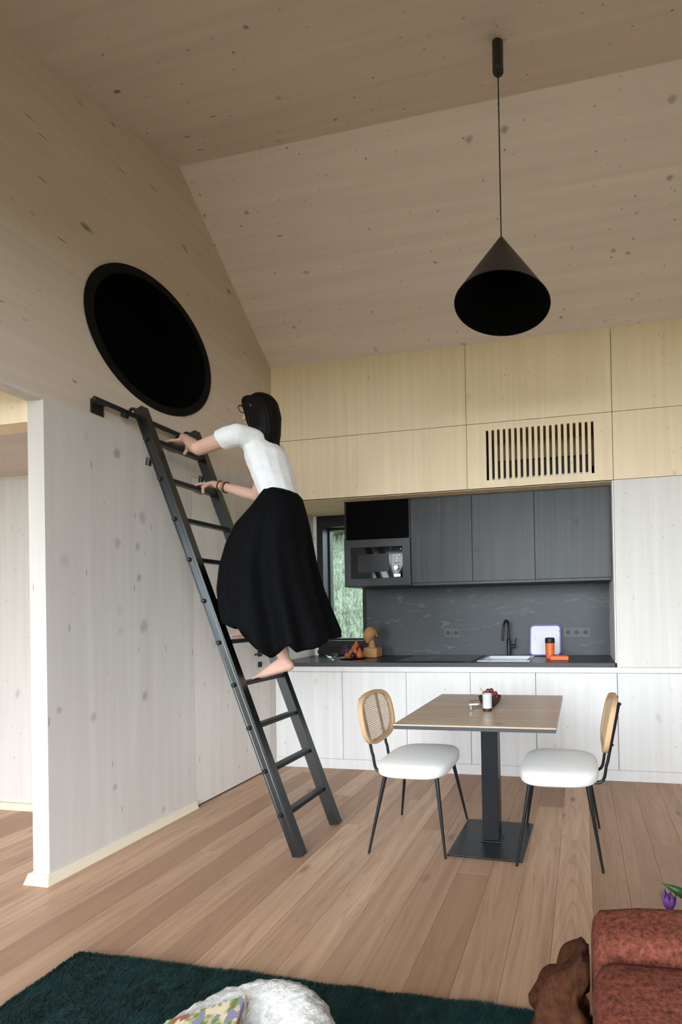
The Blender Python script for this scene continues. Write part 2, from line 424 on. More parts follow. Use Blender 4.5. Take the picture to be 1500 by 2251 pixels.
# floor with single planks
fl = struct(MB().box((-2.6, YF, -0.12), (XR, 0.9, -0.012)).build('floor', 'dark_groove'))
PWID = 0.1675; x = 2.165 - PWID * 29; lens = [1.2, 1.6, 2.0, 2.4]; pm = {}
def plank_mesh(w, ln):
    key = (round(w, 4), round(ln, 3))
    if key not in pm:
        g = .0005; me = MB().box((g, g, -0.012), (w - g, ln - g, 0)); c = .0009
        v = [(g, g, -.012), (w - g, g, -.012), (w - g, ln - g, -.012), (g, ln - g, -.012), (g, g, -c), (w - g, g, -c), (w - g, ln - g, -c), (g, ln - g, -c),
             (g + c, g + c, 0), (w - g - c, g + c, 0), (w - g - c, ln - g - c, 0), (g + c, ln - g - c, 0)]
        f = [(0, 1, 5, 4), (1, 2, 6, 5), (2, 3, 7, 6), (3, 0, 4, 7), (4, 5, 9, 8), (5, 6, 10, 9), (6, 7, 11, 10), (7, 4, 8, 11), (8, 9, 10, 11)]
        m = bpy.data.meshes.new('plank'); m.from_pydata(v, [], f); m.materials.append(MW['oak']); pm[key] = m
    return pm[key]
while x < XR:
    y = YF - random.choice([0, .3, .7, 1.1])
    while y < 0.05:
        ln = random.choice(lens)
        y0 = max(y, YF); y1 = min(y + ln, 0.10)
        if x < -0.05: y1 = min(y1, -0.98)
        if y1 - y0 > .12 and x > -2.65:
            o = bpy.data.objects.new('plank', plank_mesh(PWID, y1 - y0)); COL.objects.link(o)
            o.location = (x, y0, 0); o.parent = fl
        y += ln
    x += PWID

# left wall: lower board with vertical grain, gable board above with horizontal grain, round opening
ZS = 2.44
A = lambda y, z: (0.0, y, z)
B = lambda y, z: (-TW, y, z)
DY0, DY1, DZ = -0.817, -0.062, 2.289
low = [(.9, 0), (.9, ZS), (YF, ZS), (YF, 0), (-3.2, 0), (-3.2, ZD), (YJ, ZD), (YJ, 0), (DY0, 0), (DY0, DZ), (DY1, DZ), (DY1, 0)]
upp = [(.9, ZS), (.9, HC + .02), (0, HC + .02), (YR, ZR + .02), (YF, zroof(YF) + .02), (YF, ZS)]
CY, CZ, CR = -1.0609, 3.053, 0.416
wall_left = struct(MB().poly([low], A, B, 0).poly([upp, circ(CY, CZ, CR - .012, 72)], A, B, 1).build('wall_left', ['wall_v', 'wall_h']))
# flush door in it
dr = struct(MB().box((-.045, DY0 + .003, .012), (0.0, DY1 - .003, DZ - .003)).build('door_1', 'door'))
box('door_backing', (-.095, DY0, 0.0), (-.05, DY1, DZ), 'void', dr)
rose = MB()
RX = Matrix.Rotation(PI / 2, 4, 'Y')
rose.box((0, -.205, .975), (.008, -.165, 1.02))
rose.tube([(.008, -.185, 1.0), (.045, -.185, 1.0)], .009).tube([(.045, -.18, 1.0), (.047, -.20, 1.0), (.047, -.29, 1.0)], .0085)
rose.build('door_handle', 'black', dr, smooth=True)
MB().box((0, -.205, .885), (.008, -.165, .93)).build('keyhole_plate', 'black', dr, bevel=.002)
# skirting with a sloping face, mitred round the end of the wall
sk = MB()
prof = [(0.0, .0), (.026, .0), (.013, .05), (0.0, .05)]
V = []; F = []
for (yy, e) in ((DY0 - .004, 0), (YJ, 1)):
    for d, z in prof: V.append((d, yy - (d if e else 0), z))
for d, z in prof: V.append((-TW - d, YJ - d, z))
for d, z in prof: V.append((-TW - d, -1.0, z))
for k in range(3):
    for i in range(4): F.append((k * 4 + i, k * 4 + (i + 1) % 4, k * 4 + 4 + (i + 1) % 4, k * 4 + 4 + i))
F += [(0, 1, 2, 3), (12, 13, 14, 15)]
struct(sk.add(V, F).build('baseboard_left', 'skirting'))
# hall behind the opening: header, ceiling, far wall, side wall
struct(MB().box((-2.6, YJ, 2.32), (-TW, YJ + .1, 2.75)).build('wall_hall_header', 'panel'))
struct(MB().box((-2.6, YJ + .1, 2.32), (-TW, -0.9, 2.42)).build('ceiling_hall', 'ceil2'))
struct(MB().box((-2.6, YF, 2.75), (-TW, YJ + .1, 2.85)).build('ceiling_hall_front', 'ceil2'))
struct(MB().box((-2.6, -1.0, 0), (-TW, -.9, 2.42)).build('wall_hall_far', 'wall_v'))
struct(MB().box((-2.7, YF, 0), (-2.6, -.9, 2.85)).build('wall_hall_side', 'wall_v'))
struct(MB().box((-2.6, -1.016, 0), (-TW, -1.0, .05)).build('baseboard_hall', 'skirting'))

# sloped ceilings, right wall, glazed front wall
def slab(name, p, q, m, t=.12):
    (y0, z0), (y1, z1) = p, q
    V = [(-TW, y0, z0), (XR, y0, z0), (XR, y1, z1), (-TW, y1, z1)]; V += [(a, b_, c + t) for a, b_, c in V]
    return struct(MB().add(V, [(0, 1, 2, 3), (4, 7, 6, 5), (0, 4, 5, 1), (1, 5, 6, 2), (2, 6, 7, 3), (3, 7, 4, 0)]).build(name, m))
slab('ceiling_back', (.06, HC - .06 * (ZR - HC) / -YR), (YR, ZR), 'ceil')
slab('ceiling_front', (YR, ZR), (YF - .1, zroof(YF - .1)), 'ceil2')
struct(MB().poly([[(.9, 0), (.9, HC + .02), (0, HC + .02), (YR, ZR + .02), (YF, zroof(YF) + .02), (YF, 0)]], lambda y, z: (XR, y, z), lambda y, z: (XR + .1, y, z)).build('wall_right', 'wall_dark'))
zf = zroof(YF)
struct(MB().poly([[(-2.7, 0), (XR + .1, 0), (XR + .1, zf + .1), (-2.7, zf + .1)],
                  [(.3, .05), (4.8, .05), (4.8, 3.14), (.3, 3.14)], [(-2.5, .05), (-.2, .05), (-.2, 2.55), (-2.5, 2.55)]],
                 lambda x, z: (x, YF, z), lambda x, z: (x, YF - .1, z)).build('wall_front', 'wall_dark'))
wi = struct(MB().box((.3, YF - .08, .05), (4.8, YF - .02, .11)).box((.3, YF - .08, 3.08), (4.8, YF - .02, 3.14)).build('window_1', 'black'))
for xm in (.3, 1.78, 3.26, 4.74): box('mullion', (xm, YF - .08, .11), (xm + .06, YF - .02, 3.08), 'black', wi)
wi = struct(MB().box((-2.5, YF - .08, .05), (-.2, YF - .02, .11)).box((-2.5, YF - .08, 2.49), (-.2, YF - .02, 2.55)).build('window_2', 'black'))
for xm in (-2.5, -1.38, -.26): box('mullion', (xm, YF - .08, .11), (xm + .06, YF - .02, 2.49), 'black', wi)

# back wall of spruce panels round the kitchen niche
G = .0022
wb = struct(MB().box((XA, .021, 0), (XR, .9, HC)).box((0, .021, Z2 - .02), (XA, .9, HC)).box((0, .021, Z3), (1.90, .9, Z2)).box((2.78, .021, Z3), (XA, .9, Z2))
            .box((1.90, .5, Z3), (2.78, .9, Z2)).build('wall_back', 'dark_groove'))
XS = [0.0, 1.756, XA, 4.05, XR]
for i in range(4):
    box('panel', (XS[i] + G, 0, Z2 + G), (XS[i + 1] - G, .02, HC - .002), 'panel', wb)
    if i != 1: box('panel', (XS[i] + G, 0, Z3 + (G if i > 1 else 0)), (XS[i + 1] - G, .02, Z2 - G), 'panel', wb)
slots = []
for i in range(19):
    xs = 1.916 + i * .0460; slots.append([(xs, 2.362), (xs + .0215, 2.362), (xs + .0215, 2.763), (xs, 2.763)])
MB().poly([[(XS[1] + G, Z3), (XA - G, Z3), (XA - G, Z2 - G), (XS[1] + G, Z2 - G)]] + slots, lambda x, z: (x, 0, z), lambda x, z: (x, .02, z)).build('vent_panel', 'panel', wb)
for i in (2, 3): box('panel', (XS[i] + G, 0, .868), (XS[i + 1] - G, .02, Z3 - G), 'tall', wb)
# cavity lining behind the slots, and the machine in it
box('cavity_board', (1.905, .38, 2.54), (2.775, .40, Z2 - .02), 'slatwood', wb)
box('cavity_top', (1.905, .03, Z2 - .021), (2.775, .40, Z2 - .012), 'slatwood', wb)
ac = empty('air_conditioner', (2.34, .2, Z3 + .002), 'black air conditioning unit half hidden behind the slotted vent panel', 'air conditioner')
MB().box((1.93, .10, Z3 + .003), (2.75, .34, 2.55)).build('housing', 'black', ac, bevel=.02, seg=3)
MB().box((1.95, .085, 2.375), (2.73, .10, 2.40)).build('louvre', 'steel', ac)

# niche shell
struct(MB().box((0, .0, Z3 - .0), (XA, .021, Z3 + .001)).box((0, .02, Z3 - .004), (XA, ND, Z3)).build('ceiling_niche', 'panel'))
struct(MB().box((XA, .02, .868), (XA + .002, ND, Z3)).box((XA - .012, .0, .9), (XA, ND, Z3 - .004)).build('wall_niche_right', 'base'))
OX0, OX1, OZ0, OZ1 = 0.10, 0.52, 1.045, 2.185
struct(MB().poly([[(.035, .868), (.56, .868), (.56, Z3), (.035, Z3)], [(OX0, OZ0), (OX1, OZ0), (OX1, OZ1), (OX0, OZ1)]], lambda x, z: (x, ND, z), lambda x, z: (x, ND + .16, z)).build('trim_1', 'black'))
struct(MB().box((0, ND, .868), (.035, ND + .1, Z3)).box((.56, ND + .012, 0), (XA, ND + .16, Z3)).build('wall_niche_back', 'base'))
wi = struct(MB().poly([[(OX0, OZ0), (OX1, OZ0), (OX1, OZ1), (OX0, OZ1)], [(OX0 + .018, OZ0 + .018), (OX1 - .018, OZ0 + .018), (OX1 - .018, OZ1 - .018), (OX0 + .018, OZ1 - .018)]],
                      lambda x, z: (x, ND + .10, z), lambda x, z: (x, ND + .155, z)).build('window_3', 'black'))
box('pane', (OX0 + .015, ND + .125, OZ0 + .015), (OX1 - .015, ND + .131, OZ1 - .015), 'pane', wi)
MB().box((.06, ND - .035, .985), (.50, ND, 1.0)).box((.035, ND - .02, .92), (.52, ND, .955)).build('window_ledge', 'black', wi, bevel=.003)
struct(MB().box((.56, ND, .9), (XA - .012, ND + .012, 1.62)).build('wall_backsplash', 'slate'))

# ring and dark lining of the round opening; a black disc paints in the dark of the loft
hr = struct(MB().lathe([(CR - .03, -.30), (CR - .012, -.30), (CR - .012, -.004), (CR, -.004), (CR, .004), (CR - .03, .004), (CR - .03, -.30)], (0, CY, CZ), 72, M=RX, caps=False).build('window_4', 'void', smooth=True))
MB().lathe([(CR - .045, .008), (CR + .002, .008), (CR + .002, .0005), (CR - .045, .0005), (CR - .045, .008)], (0, CY, CZ), 72, M=RX, caps=False).build('ring', 'ring_black', hr, smooth=True)
MB().lathe([(0.001, -.31), (CR - .012, -.31), (CR - .012, -.29), (0.001, -.29)], (0, CY, CZ), 64, M=RX, caps=False).build('loft_dark_disc', 'void', hr, smooth=True)

# ------------------------------------------------------------------ outdoors seen through the niche window
og = struct(MB().box((-30, -40, -.5), (40, YF - .1, -.2)).build('ground_terrace', 'ground'))
gv = []; gf = []; NX, NY = 60, 60
for j in range(NY):
    for i in range(NX):
        X = -14 + 18 * i / (NX - 1); Y = 1.0 + 9 * j / (NY - 1)
        Z = -.15 + .62 * (Y - 1.0) + .12 * noise.noise((X * 1.2, Y * 1.2, 0)) + .05 * noise.noise((X * 4, Y * 4, 2))
        gv.append((X, Y, Z))
for j in range(NY - 1):
    for i in range(NX - 1): gf.append((j * NX + i, j * NX + i + 1, (j + 1) * NX + i + 1, (j + 1) * NX + i))
struct(MB().add(gv, gf).build('ground_hillside', 'meadow', smooth='all'))
bl = MB(); rr = random.Random(3)
for k in range(26000):
    X = rr.uniform(-7, 1.2); Y = 1.2 + 8 * rr.random()
    if not (-1.4 * (Y - .7) + -.3 < X - .1 < -.35 * (Y - .7) + .55): continue
    Z = -.15 + .62 * (Y - 1.0) + .12 * noise.noise((X * 1.2, Y * 1.2, 0)) + .05 * noise.noise((X * 4, Y * 4, 2))
    h = rr.uniform(.08, .26); a = rr.uniform(0, 2 * PI); w = .008; lx, ly = rr.uniform(-.07, .07), rr.uniform(-.07, .07)
    bl.add([(X - w * math.cos(a), Y - w * math.sin(a), Z - .02), (X + w * math.cos(a), Y + w * math.sin(a), Z - .02), (X + lx, Y + ly, Z + h)], [(0, 1, 2)])
tag(bl.build('meadow_grass', 'meadow'), 'tall pale green grass on the slope outside the narrow window', 'grass', kind='stuff')
bu = empty('leafy_bush', (-3.6, 6.0, 2.9), 'bright green leafy bush up the slope outside the window', 'bush')
lv = MB()
for k in range(7000):
    d = Vector((rr.gauss(0, 1), rr.gauss(0, 1), rr.gauss(0, 1))).normalized() * rr.uniform(.55, 1)
    c = Vector((-3.6, 6.0, 4.3)) + Vector((d.x * 2.2, d.y * 1.1, d.z * 1.2)); q = Matrix.Rotation(rr.uniform(0, 6), 3, Vector((rr.random(), rr.random(), rr.random() + .1)).normalized())
    s_ = rr.uniform(.05, .11)
    lv.add([c + q @ Vector(p) * s_ for p in ((-1, 0, 0), (0, -.5, .15), (1, 0, 0), (0, .5, .15))], [(0, 1, 2, 3)])
tag(lv.build('foliage', 'bushleaf', bu), kind='stuff')
MB().tube([(-3.6, 6, 2.6), (-3.6, 6, 3.6), (-3.4, 6, 4.4)], [.09, .06, .03]).build('stem', 'pot', bu, smooth=True)
# charred shingles of the facade corner beside the window
fa = struct(MB().box((-.16, ND + .16, -.3), (-.08, ND + .36, 3.2)).build('wall_outside', 'shingle'))
for k in range(20):
    box('shingle', (-.08, ND + .162, .55 + k * .094), (-.062 - .004 * (k % 2), ND + .365, .55 + k * .094 + .088), 'shingle', fa)

# ------------------------------------------------------------------ kitchen fitments
BX = [0.0, .632, 1.204, 1.7495, 2.2785, XA, 3.45, 4.0, 4.5, XR]
desc = ['leftmost white base cabinet behind the foot of the ladder', 'white base cabinet between the ladder and the left chair back', 'white base cabinet below the hob, partly behind the left chair back',
        'white base cabinet behind the table column, below the left of the sink', 'white base cabinet below the tray and orange cup, behind the right chair', 'white lower cabinet under the tall panel, just right of the right chair',
        'white lower cabinet at the right edge of the picture', 'white lower cabinet past the right picture edge', 'rightmost white lower cabinet against the side wall']
for i in range(9):
    e = empty('base_cabinet', ((BX[i] + BX[i + 1]) / 2, .3, 0), desc[i], 'cabinet', 'white base cabinets along the back wall')
    box('carcass', (BX[i] + .001, .021, .08), (BX[i + 1] - .001, .50 if BX[i] < XA - .1 else .0215 + .001, .82), 'dark_groove', e)
    box('cabinet_door', (BX[i] + G, .001, .084), (BX[i + 1] - G, .02, .8205), 'base', e, bevel=.0008)
struct(MB().box((0, .004, .0), (XR, .02, .0805)).build('trim_2', 'base'))
struct(MB().box((0, .002, .8235), (XR, .02, .8655)).build('trim_3', 'base'))
HX0, HX1, HY0, HY1 = 1.08, 1.74, .07, .56
SX0, SX1, SY0, SY1 = 1.785, 2.225, .10, .50
wt = MB().poly([[(.0, .0), (XA - .012, .0), (XA - .012, ND), (.0, ND)], [(SX0 + .02, SY0 + .02), (SX1 - .02, SY0 + .02), (SX1 - .02, SY1 - .02), (SX0 + .02, SY1 - .02)]],
               lambda x, y: (x, y, .868), lambda x, y: (x, y, .9)).build('worktop', 'counter')
tag(wt, 'long black laminate worktop in the kitchen niche', 'worktop')
box('front_edge', (.0, -.0015, .868), (XA - .012, .0, .899), 'counter_edge', wt)
hob = box('induction_hob', (HX0, HY0, .9), (HX1, HY1, .904), 'gloss_black', bevel=.001)
tag(hob, 'flat black glass induction hob set in the worktop', 'hob')
for (hx, hy, hr_) in ((1.24, .18, .085), (1.24, .42, .07), (1.57, .18, .07), (1.57, .42, .085)):
    MB().lathe([(hr_ - .0015, .9041), (hr_, .9041), (hr_, .9043), (hr_ - .0015, .9043), (hr_ - .0015, .9041)], (hx, hy, 0), 40, caps=False).build('cooking_ring', 'mw_frame', hob)
sn = empty('kitchen_sink', (2.0, .3, .9), 'inset sink with pale steel basin below the black tap', 'sink')
MB().poly([[(SX0, SY0), (SX1, SY0), (SX1, SY1), (SX0, SY1)], [(SX0 + .03, SY0 + .03), (SX1 - .03, SY0 + .03), (SX1 - .03, SY1 - .03), (SX0 + .03, SY1 - .03)]],
          lambda x, y: (x, y, .9), lambda x, y: (x, y, .907)).build('rim', 'steel', sn, bevel=.002)
a, b_ = (SX0 + .03, SY0 + .03), (SX1 - .03, SY1 - .03)
MB().box((a[0] - .004, a[1] - .004, .75), (b_[0] + .004, b_[1] + .004, .754)).box((a[0] - .004, a[1] - .004, .75), (a[0], b_[1] + .004, .9)).box((b_[0], a[1] - .004, .75), (b_[0] + .004, b_[1] + .004, .9)) \
    .box((a[0], a[1] - .004, .75), (b_[0], a[1], .9)).box((a[0], b_[1], .75), (b_[0], b_[1] + .004, .9)).build('basin', 'steel', sn)
MB().lathe([(.02, 0), (.022, .003), (.008, .004)], (2.0, .3, .754), 20).build('drain', 'silver', sn, smooth=True)
# tap
tp = empty('kitchen_tap', (1.985, .525, .9), 'matt black swan neck tap with side lever behind the sink', 'tap')
MB().lathe([(.024, 0), (.024, .008), (.019, .012), (.019, .15), (.012, .16)], (1.985, .525, .9), 20).build('tap_body', 'black', tp, smooth=True)
MB().tube(smooth_path([(1.985, .525, 1.05), (1.985, .525, 1.16), (1.984, .515, 1.20), (1.978, .46, 1.225), (1.965, .41, 1.195), (1.955, .395, 1.10)]), .011, 12).build('spout', 'black', tp, smooth=True)
MB().tube([(1.9555, .396, 1.105), (1.952, .392, 1.045)], .0125, 12).build('spray_head', 'black', tp, smooth=True)
MB().tube([(2.0, .525, .985), (2.045, .525, .985)], .016, 14).tube([(2.04, .525, .985), (2.052, .52, 1.06)], .0055, 8).build('lever', 'black', tp, smooth=True)
# sockets
def sockets(x0, z0, kinds, label):
    e = empty('socket_strip', (x0 + .115, ND, z0), label, 'socket', 'socket strips on the backsplash')
    for i, k in enumerate(kinds):
        xa = x0 + i * .078; c = (xa + .038, ND, z0)
        if k == 's':
            o = MB().poly([[(xa + .001, z0 - .039), (xa + .075, z0 - .039), (xa + .075, z0 + .039), (xa + .001, z0 + .039)], circ(xa + .038, z0, .022, 24)], lambda x, z: (x, ND - .010, z), lambda x, z: (x, ND - .0005, z)).build('socket_plate', 'socket', e)
            MB().lathe([(.0215, 0), (.0215, .002), (.001, .002)], (c[0], ND - .0005, c[2]), 20, M=Matrix.Rotation(PI / 2, 4, 'X')).build('socket_recess', 'socket_dark', o)
            MB().lathe([(.003, 0), (.003, .007), (.0005, .008)], (c[0], ND - .002, c[2] + .008), 8, M=Matrix.Rotation(PI / 2, 4, 'X')).build('earth_pin', 'silver', o)
        else:
            o = box('blank_plate', (xa + .001, ND - .010, z0 - .039), (xa + .075, ND - .0005, z0 + .039), 'socket', e, bevel=.002)
            box('rocker', (xa + .012, ND - .014, z0 - .028), (xa + .064, ND - .010, z0 + .028), 'mw_frame', o, bevel=.002)
    return e
sockets(1.355, 1.113, 'ssb', 'grey socket strip with two outlets and a switch, left of the tap')
sockets(2.485, 1.106, 'sss', 'grey socket strip with three outlets right of the leaning tray')
# dark wall cabinets
CXS = [.606, 1.216, 1.754, 2.280, XA - .014]; CZB, CZT, CYF = 1.546, Z3 - .005, .13
wlab = [None, 'black stained wall cabinet right next to the microwave', 'middle black stained wall cabinet above the tap', 'rightmost black stained wall cabinet by the pale niche side']
for i in range(1, 4):
    e = empty('wall_cabinet', ((CXS[i] + CXS[i + 1]) / 2, .36, CZB), wlab[i], 'cabinet', 'black wall cabinets')
    box('carcass', (CXS[i] + .001, CYF + .02, CZB), (CXS[i + 1] - .001, ND - .002, CZT), 'black_wood', e)
    box('cabinet_door', (CXS[i] + .002, CYF, CZB + .022), (CXS[i + 1] - .002, CYF + .019, CZT - .001), 'black_wood', e, bevel=.001)
e = empty('microwave_cabinet', (.91, .36, CZB), 'open-topped black wall unit holding the microwave, left of the doors', 'cabinet')
MB().box((CXS[0], CYF, CZB), (CXS[0] + .016, ND - .002, CZT)).box((CXS[1] - .016, CYF, CZB), (CXS[1] - .001, ND - .002, CZT)).box((CXS[0] + .016, CYF + .02, CZB), (CXS[1] - .016, ND - .002, CZB + .016)) \
    .box((CXS[0] + .016, ND - .03, CZB + .016), (CXS[1] - .016, ND - .002, CZT)).build('carcass', 'black', e)
box('shelf', (CXS[0] + .016, CYF + .03, 1.945), (CXS[1] - .016, ND - .03, 1.957), 'black', e)
box('compartment_dark_sheet', (CXS[0] + .018, CYF + .004, 1.962), (CXS[1] - .018, CYF + .02, CZT - .002), 'void', e)  # black sheet paints in the shade of the open compartment
mo = empty('microwave', (.91, .2, CZB + .016), 'built-in black microwave with grey frame beside the narrow window', 'microwave')
fx0, fx1, fz0, fz1 = CXS[0] + .002, CXS[1] - .003, CZB + .004, 1.955
gx0, gx1, gz0, gz1 = .668, 1.145, 1.617, 1.886
MB().poly([[(fx0, fz0), (fx1, fz0), (fx1, fz1), (fx0, fz1)], [(gx0, gz0), (gx1, gz0), (gx1, gz1), (gx0, gz1)]], lambda x, z: (x, CYF - .018, z), lambda x, z: (x, CYF, z)).build('front_frame', 'mw_frame', mo, bevel=.002)
box('oven_body', (gx0 - .02, CYF + .001, gz0 - .03), (gx1 + .02, .48, gz1 + .03), 'black', mo)
gd = box('glass_door', (gx0 + .001, CYF - .012, gz0 + .001), (1.038, CYF, gz1 - .001), 'gloss_black', mo, bevel=.001)
box('door_window', (gx0 + .065, CYF - .0135, gz0 + .055), (1.02, CYF - .012, gz1 - .06), 'counter', gd)
cp = box('control_panel', (1.040, CYF - .012, gz0 + .001), (gx1 - .001, CYF, gz1 - .001), 'gloss_black', mo, bevel=.001)
RXm = Matrix.Rotation(PI / 2, 4, 'X')
MB().lathe([(.022, 0), (.021, .014), (.003, .015)], (1.09, CYF - .012, 1.702), 24, M=RXm).build('dial', 'silver', cp, smooth=True)
box('open_button', (1.062, CYF - .016, 1.622), (1.122, CYF - .012, 1.650), 'silver', cp, bevel=.003)
box('start_bar', (1.066, CYF - .0135, 1.742), (1.116, CYF - .012, 1.746), 'mw_frame', cp)
for kx, kz in ((1.066, 1.812), (1.092, 1.812), (1.114, 1.812), (1.092, 1.785), (1.092, 1.762), (1.128, 1.862)):
    box('indicator', (kx - .003, CYF - .0132, kz - .003), (kx + .003, CYF - .012, kz + .003), 'silver', cp)
# things on the worktop
gbw = MB().lathe([(.026, 0), (.028, .004), (.008, .012), (.008, .018), (.03, .026), (.052, .045), (.056, .060), (.053, .060), (.048, .046), (.026, .030), (.001, .026)], (.44, .165, .9), 32, caps=True).build('glass_dish', 'clear', smooth=True)
tag(gbw, 'small footed clear glass dish on the worktop by the window', 'dish')
pl_ = MB().lathe([(.06, 0), (.115, .010), (.118, .014), (.11, .013), (.06, .006), (.001, .006)], (.575, .30, .9), 36).build('dark_plate', 'pot', smooth=True)
tag(pl_, 'dark round plate heaped with orange squash and purple onions', 'plate')
def squash(c, s, tilt, label):
    prof = [(.004, 0), (.026, .004), (.036, .022), (.034, .042), (.022, .064), (.010, .086), (.003, .100)]
    o = MB().lathe([(r * s, z * s) for r, z in prof], c, 20, M=Matrix.Rotation(tilt, 4, 'Y')).build('orange_squash', 'pear', smooth=True)
    MB().tube([Vector(c) + Matrix.Rotation(tilt, 3, 'Y') @ Vector((0, 0, .098 * s)), Vector(c) + Matrix.Rotation(tilt, 3, 'Y') @ Vector((.004, 0, .112 * s))], .003, 6).build('stalk', 'pot', o)
    return tag(o, label, 'squash', 'orange squashes on the dark plate')
squash((.585, .245, .907), .86, .0, 'front orange squash on the dark plate')
squash((.525, .30, .907), .9, -.05, 'orange squash at the left of the dark plate, under purple onion leaves')
squash((.648, .275, .910), .95, .05, 'right hand pointed orange squash beside the wooden head')
squash((.560, .36, .907), 1.55, .1, 'tallest orange squash at the back of the plate')
def onion(c, r, label):
    o = MB().lathe([(.001, -.98 * r), (.6 * r, -.8 * r), (.95 * r, -.3 * r), (r, .1 * r), (.75 * r, .62 * r), (.3 * r, .92 * r), (.1 * r, 1.25 * r)], c, 20).build('purple_onion', 'aubergine', smooth=True)
    return tag(o, label, 'onion', 'purple onions on the dark plate')
onion((.622, .335, .985), .034, 'glossy purple onion on top of the squash heap')
onion((.612, .22, .936), .026, 'dark purple onion at the front right of the plate')
ol = MB()
for k in range(16):
    a = rr.uniform(1.6, 4.6); r1 = rr.uniform(.03, .085); z = rr.uniform(.955, 1.01)
    ol.tube(smooth_path([(.535, .28, z - .01), (.535 + r1 * .5 * math.cos(a), .28 + r1 * .3 * math.sin(a), z + .02), (.535 + r1 * math.cos(a), .28 + r1 * .6 * math.sin(a), z - rr.uniform(0, .03))], 4), .004, 6, flat=.5)
tag(ol.build('purple_leaves', 'violet', smooth=True), 'tuft of curled purple leaves spilling left over the squashes', 'leaves', kind='stuff')
# wooden mannequin head
mh = empty('mannequin_head', (.70, .43, .9), 'wooden mannequin head on a square bust beside the slate backsplash', 'mannequin')
hm = MB(); hm.sphere((.682, .43, 1.115), (.062, .068, .072), 20, 14)
for i, v in enumerate(hm.v):
    x_, y_, z_ = v
    if z_ < 1.11: t = (1.11 - z_) / .07; hm.v[i] = (.672 + (x_ - .682) * (1 - .45 * t) - .010 * t, .43 + (y_ - .43) * (1 - .40 * t) - .018 * t, z_ - .012 * t)
hm.build('head', 'head_wood', mh, smooth='all')
MB().lathe([(.004, -.008), (.012, 0), (.014, .006), (.006, .012)], (.744, .425, 1.105), 14, M=Matrix.Rotation(PI / 2, 4, 'Y')).build('ear', 'head_wood', mh, smooth=True)
MB().tube(smooth_path([(.695, .44, .985), (.690, .44, 1.02), (.682, .44, 1.07)]), [.034] * 3 + [.03] * 4 + [.027] * 6, 16).build('neck', 'head_wood', mh, smooth=True)
MB().box((.625, .37, .9), (.768, .50, .992)).build('bust', 'head_wood', mh, bevel=.014, seg=3)
# leaning tray, cup, box
trm = Matrix.Translation((2.318, ND - .085, .912)) @ Matrix.Rotation(-.24, 4, 'X')
def rrect(w, h, r, n=6):
    out = []
    for cx, cy, a0 in ((w / 2 - r, h - r, 0), (-w / 2 + r, h - r, PI / 2), (-w / 2 + r, r, PI), (w / 2 - r, r, 1.5 * PI)):
        for i in range(n + 1): a = a0 + PI / 2 * i / n; out.append((cx + r * math.cos(a), cy + r * math.sin(a)))
    return out
tr = MB().poly([rrect(.262, .262, .03)], lambda x, z: trm @ Vector((x, 0, z)), lambda x, z: trm @ Vector((x, .006, z))).build('serving_tray', 'tray_print', smooth=True)
tag(tr, 'square white tray with violet rim leaning on the slate backsplash', 'tray')
MB().poly([rrect(.284, .284, .040), [(x, z + .011) for x, z in rrect(.262, .262, .03)]], lambda x, z: trm @ Vector((x, -.014, z - .011)), lambda x, z: trm @ Vector((x, .008, z - .011))).build('rim', 'tray_rim', tr, smooth=True)
cu = MB().lathe([(.033, 0), (.036, .004), (.0395, .13), (.037, .135)], (2.376, .30, .9), 28).build('travel_cup', 'orange', smooth=True)
tag(cu, 'orange travel cup with black lid in front of the tray', 'cup')
MB().lathe([(.0405, .134), (.0415, .140), (.0405, .172), (.034, .178), (.001, .176)], (2.376, .30, .9), 28).build('lid', 'black', cu, smooth=True)
bx_ = MB().box((2.385, .175, .9), (2.535, .255, .934)).build('lunch_box', 'orange', bevel=.006, seg=3)
tag(bx_, 'flat orange box lying on the worktop beside the travel cup', 'box')
MB().box((2.40, .19, .934), (2.52, .24, .9365)).build('lid_panel', 'orange', bx_, bevel=.001)
for k in range(3): box('clip', (2.415 + k * .04, .205, .9365), (2.435 + k * .04, .225, .9385), 'pot', bx_)

# ------------------------------------------------------------------ pendant lamp
LX, LY, LZ, LR, LA = 2.268, -1.2, 2.906, .2514, 3.267
lp = empty('pendant_lamp', (LX, LY, LZ), 'black cone pendant lamp on a long cord above the table', 'lamp')
MB().lathe([(LR, 0), (.008, LA - LZ), (.004, LA - LZ), (.004, LA - LZ - .006), (LR - .004, .0), (LR, 0)], (LX, LY, LZ), 72, caps=False).build('lamp_shade', 'lamp_black', lp, smooth=True)
MB().lathe([(LR - .0042, .0), (LR - .006, .0), (.003, LA - LZ - .012), (.003, LA - LZ - .0065), (LR - .0042, .0)], (LX, LY, LZ), 72, caps=False).build('inner_lining', 'void', lp, smooth=True)
MB().tube([(LX, LY, LA - .01), (LX, LY, 4.15)], .0035, 8).build('cord', 'black', lp, smooth=True)
MB().lathe([(.006, 0), (.022, .004), (.029, .012), (.029, .17)], (LX, LY, 4.128), 28).build('ceiling_canopy', 'black', lp, smooth=True)
MB().lathe([(.018, .0), (.022, -.02), (.022, -.06), (.012, -.066)], (LX, LY, LA - .03), 16).build('lamp_holder', 'black', lp, smooth=True)

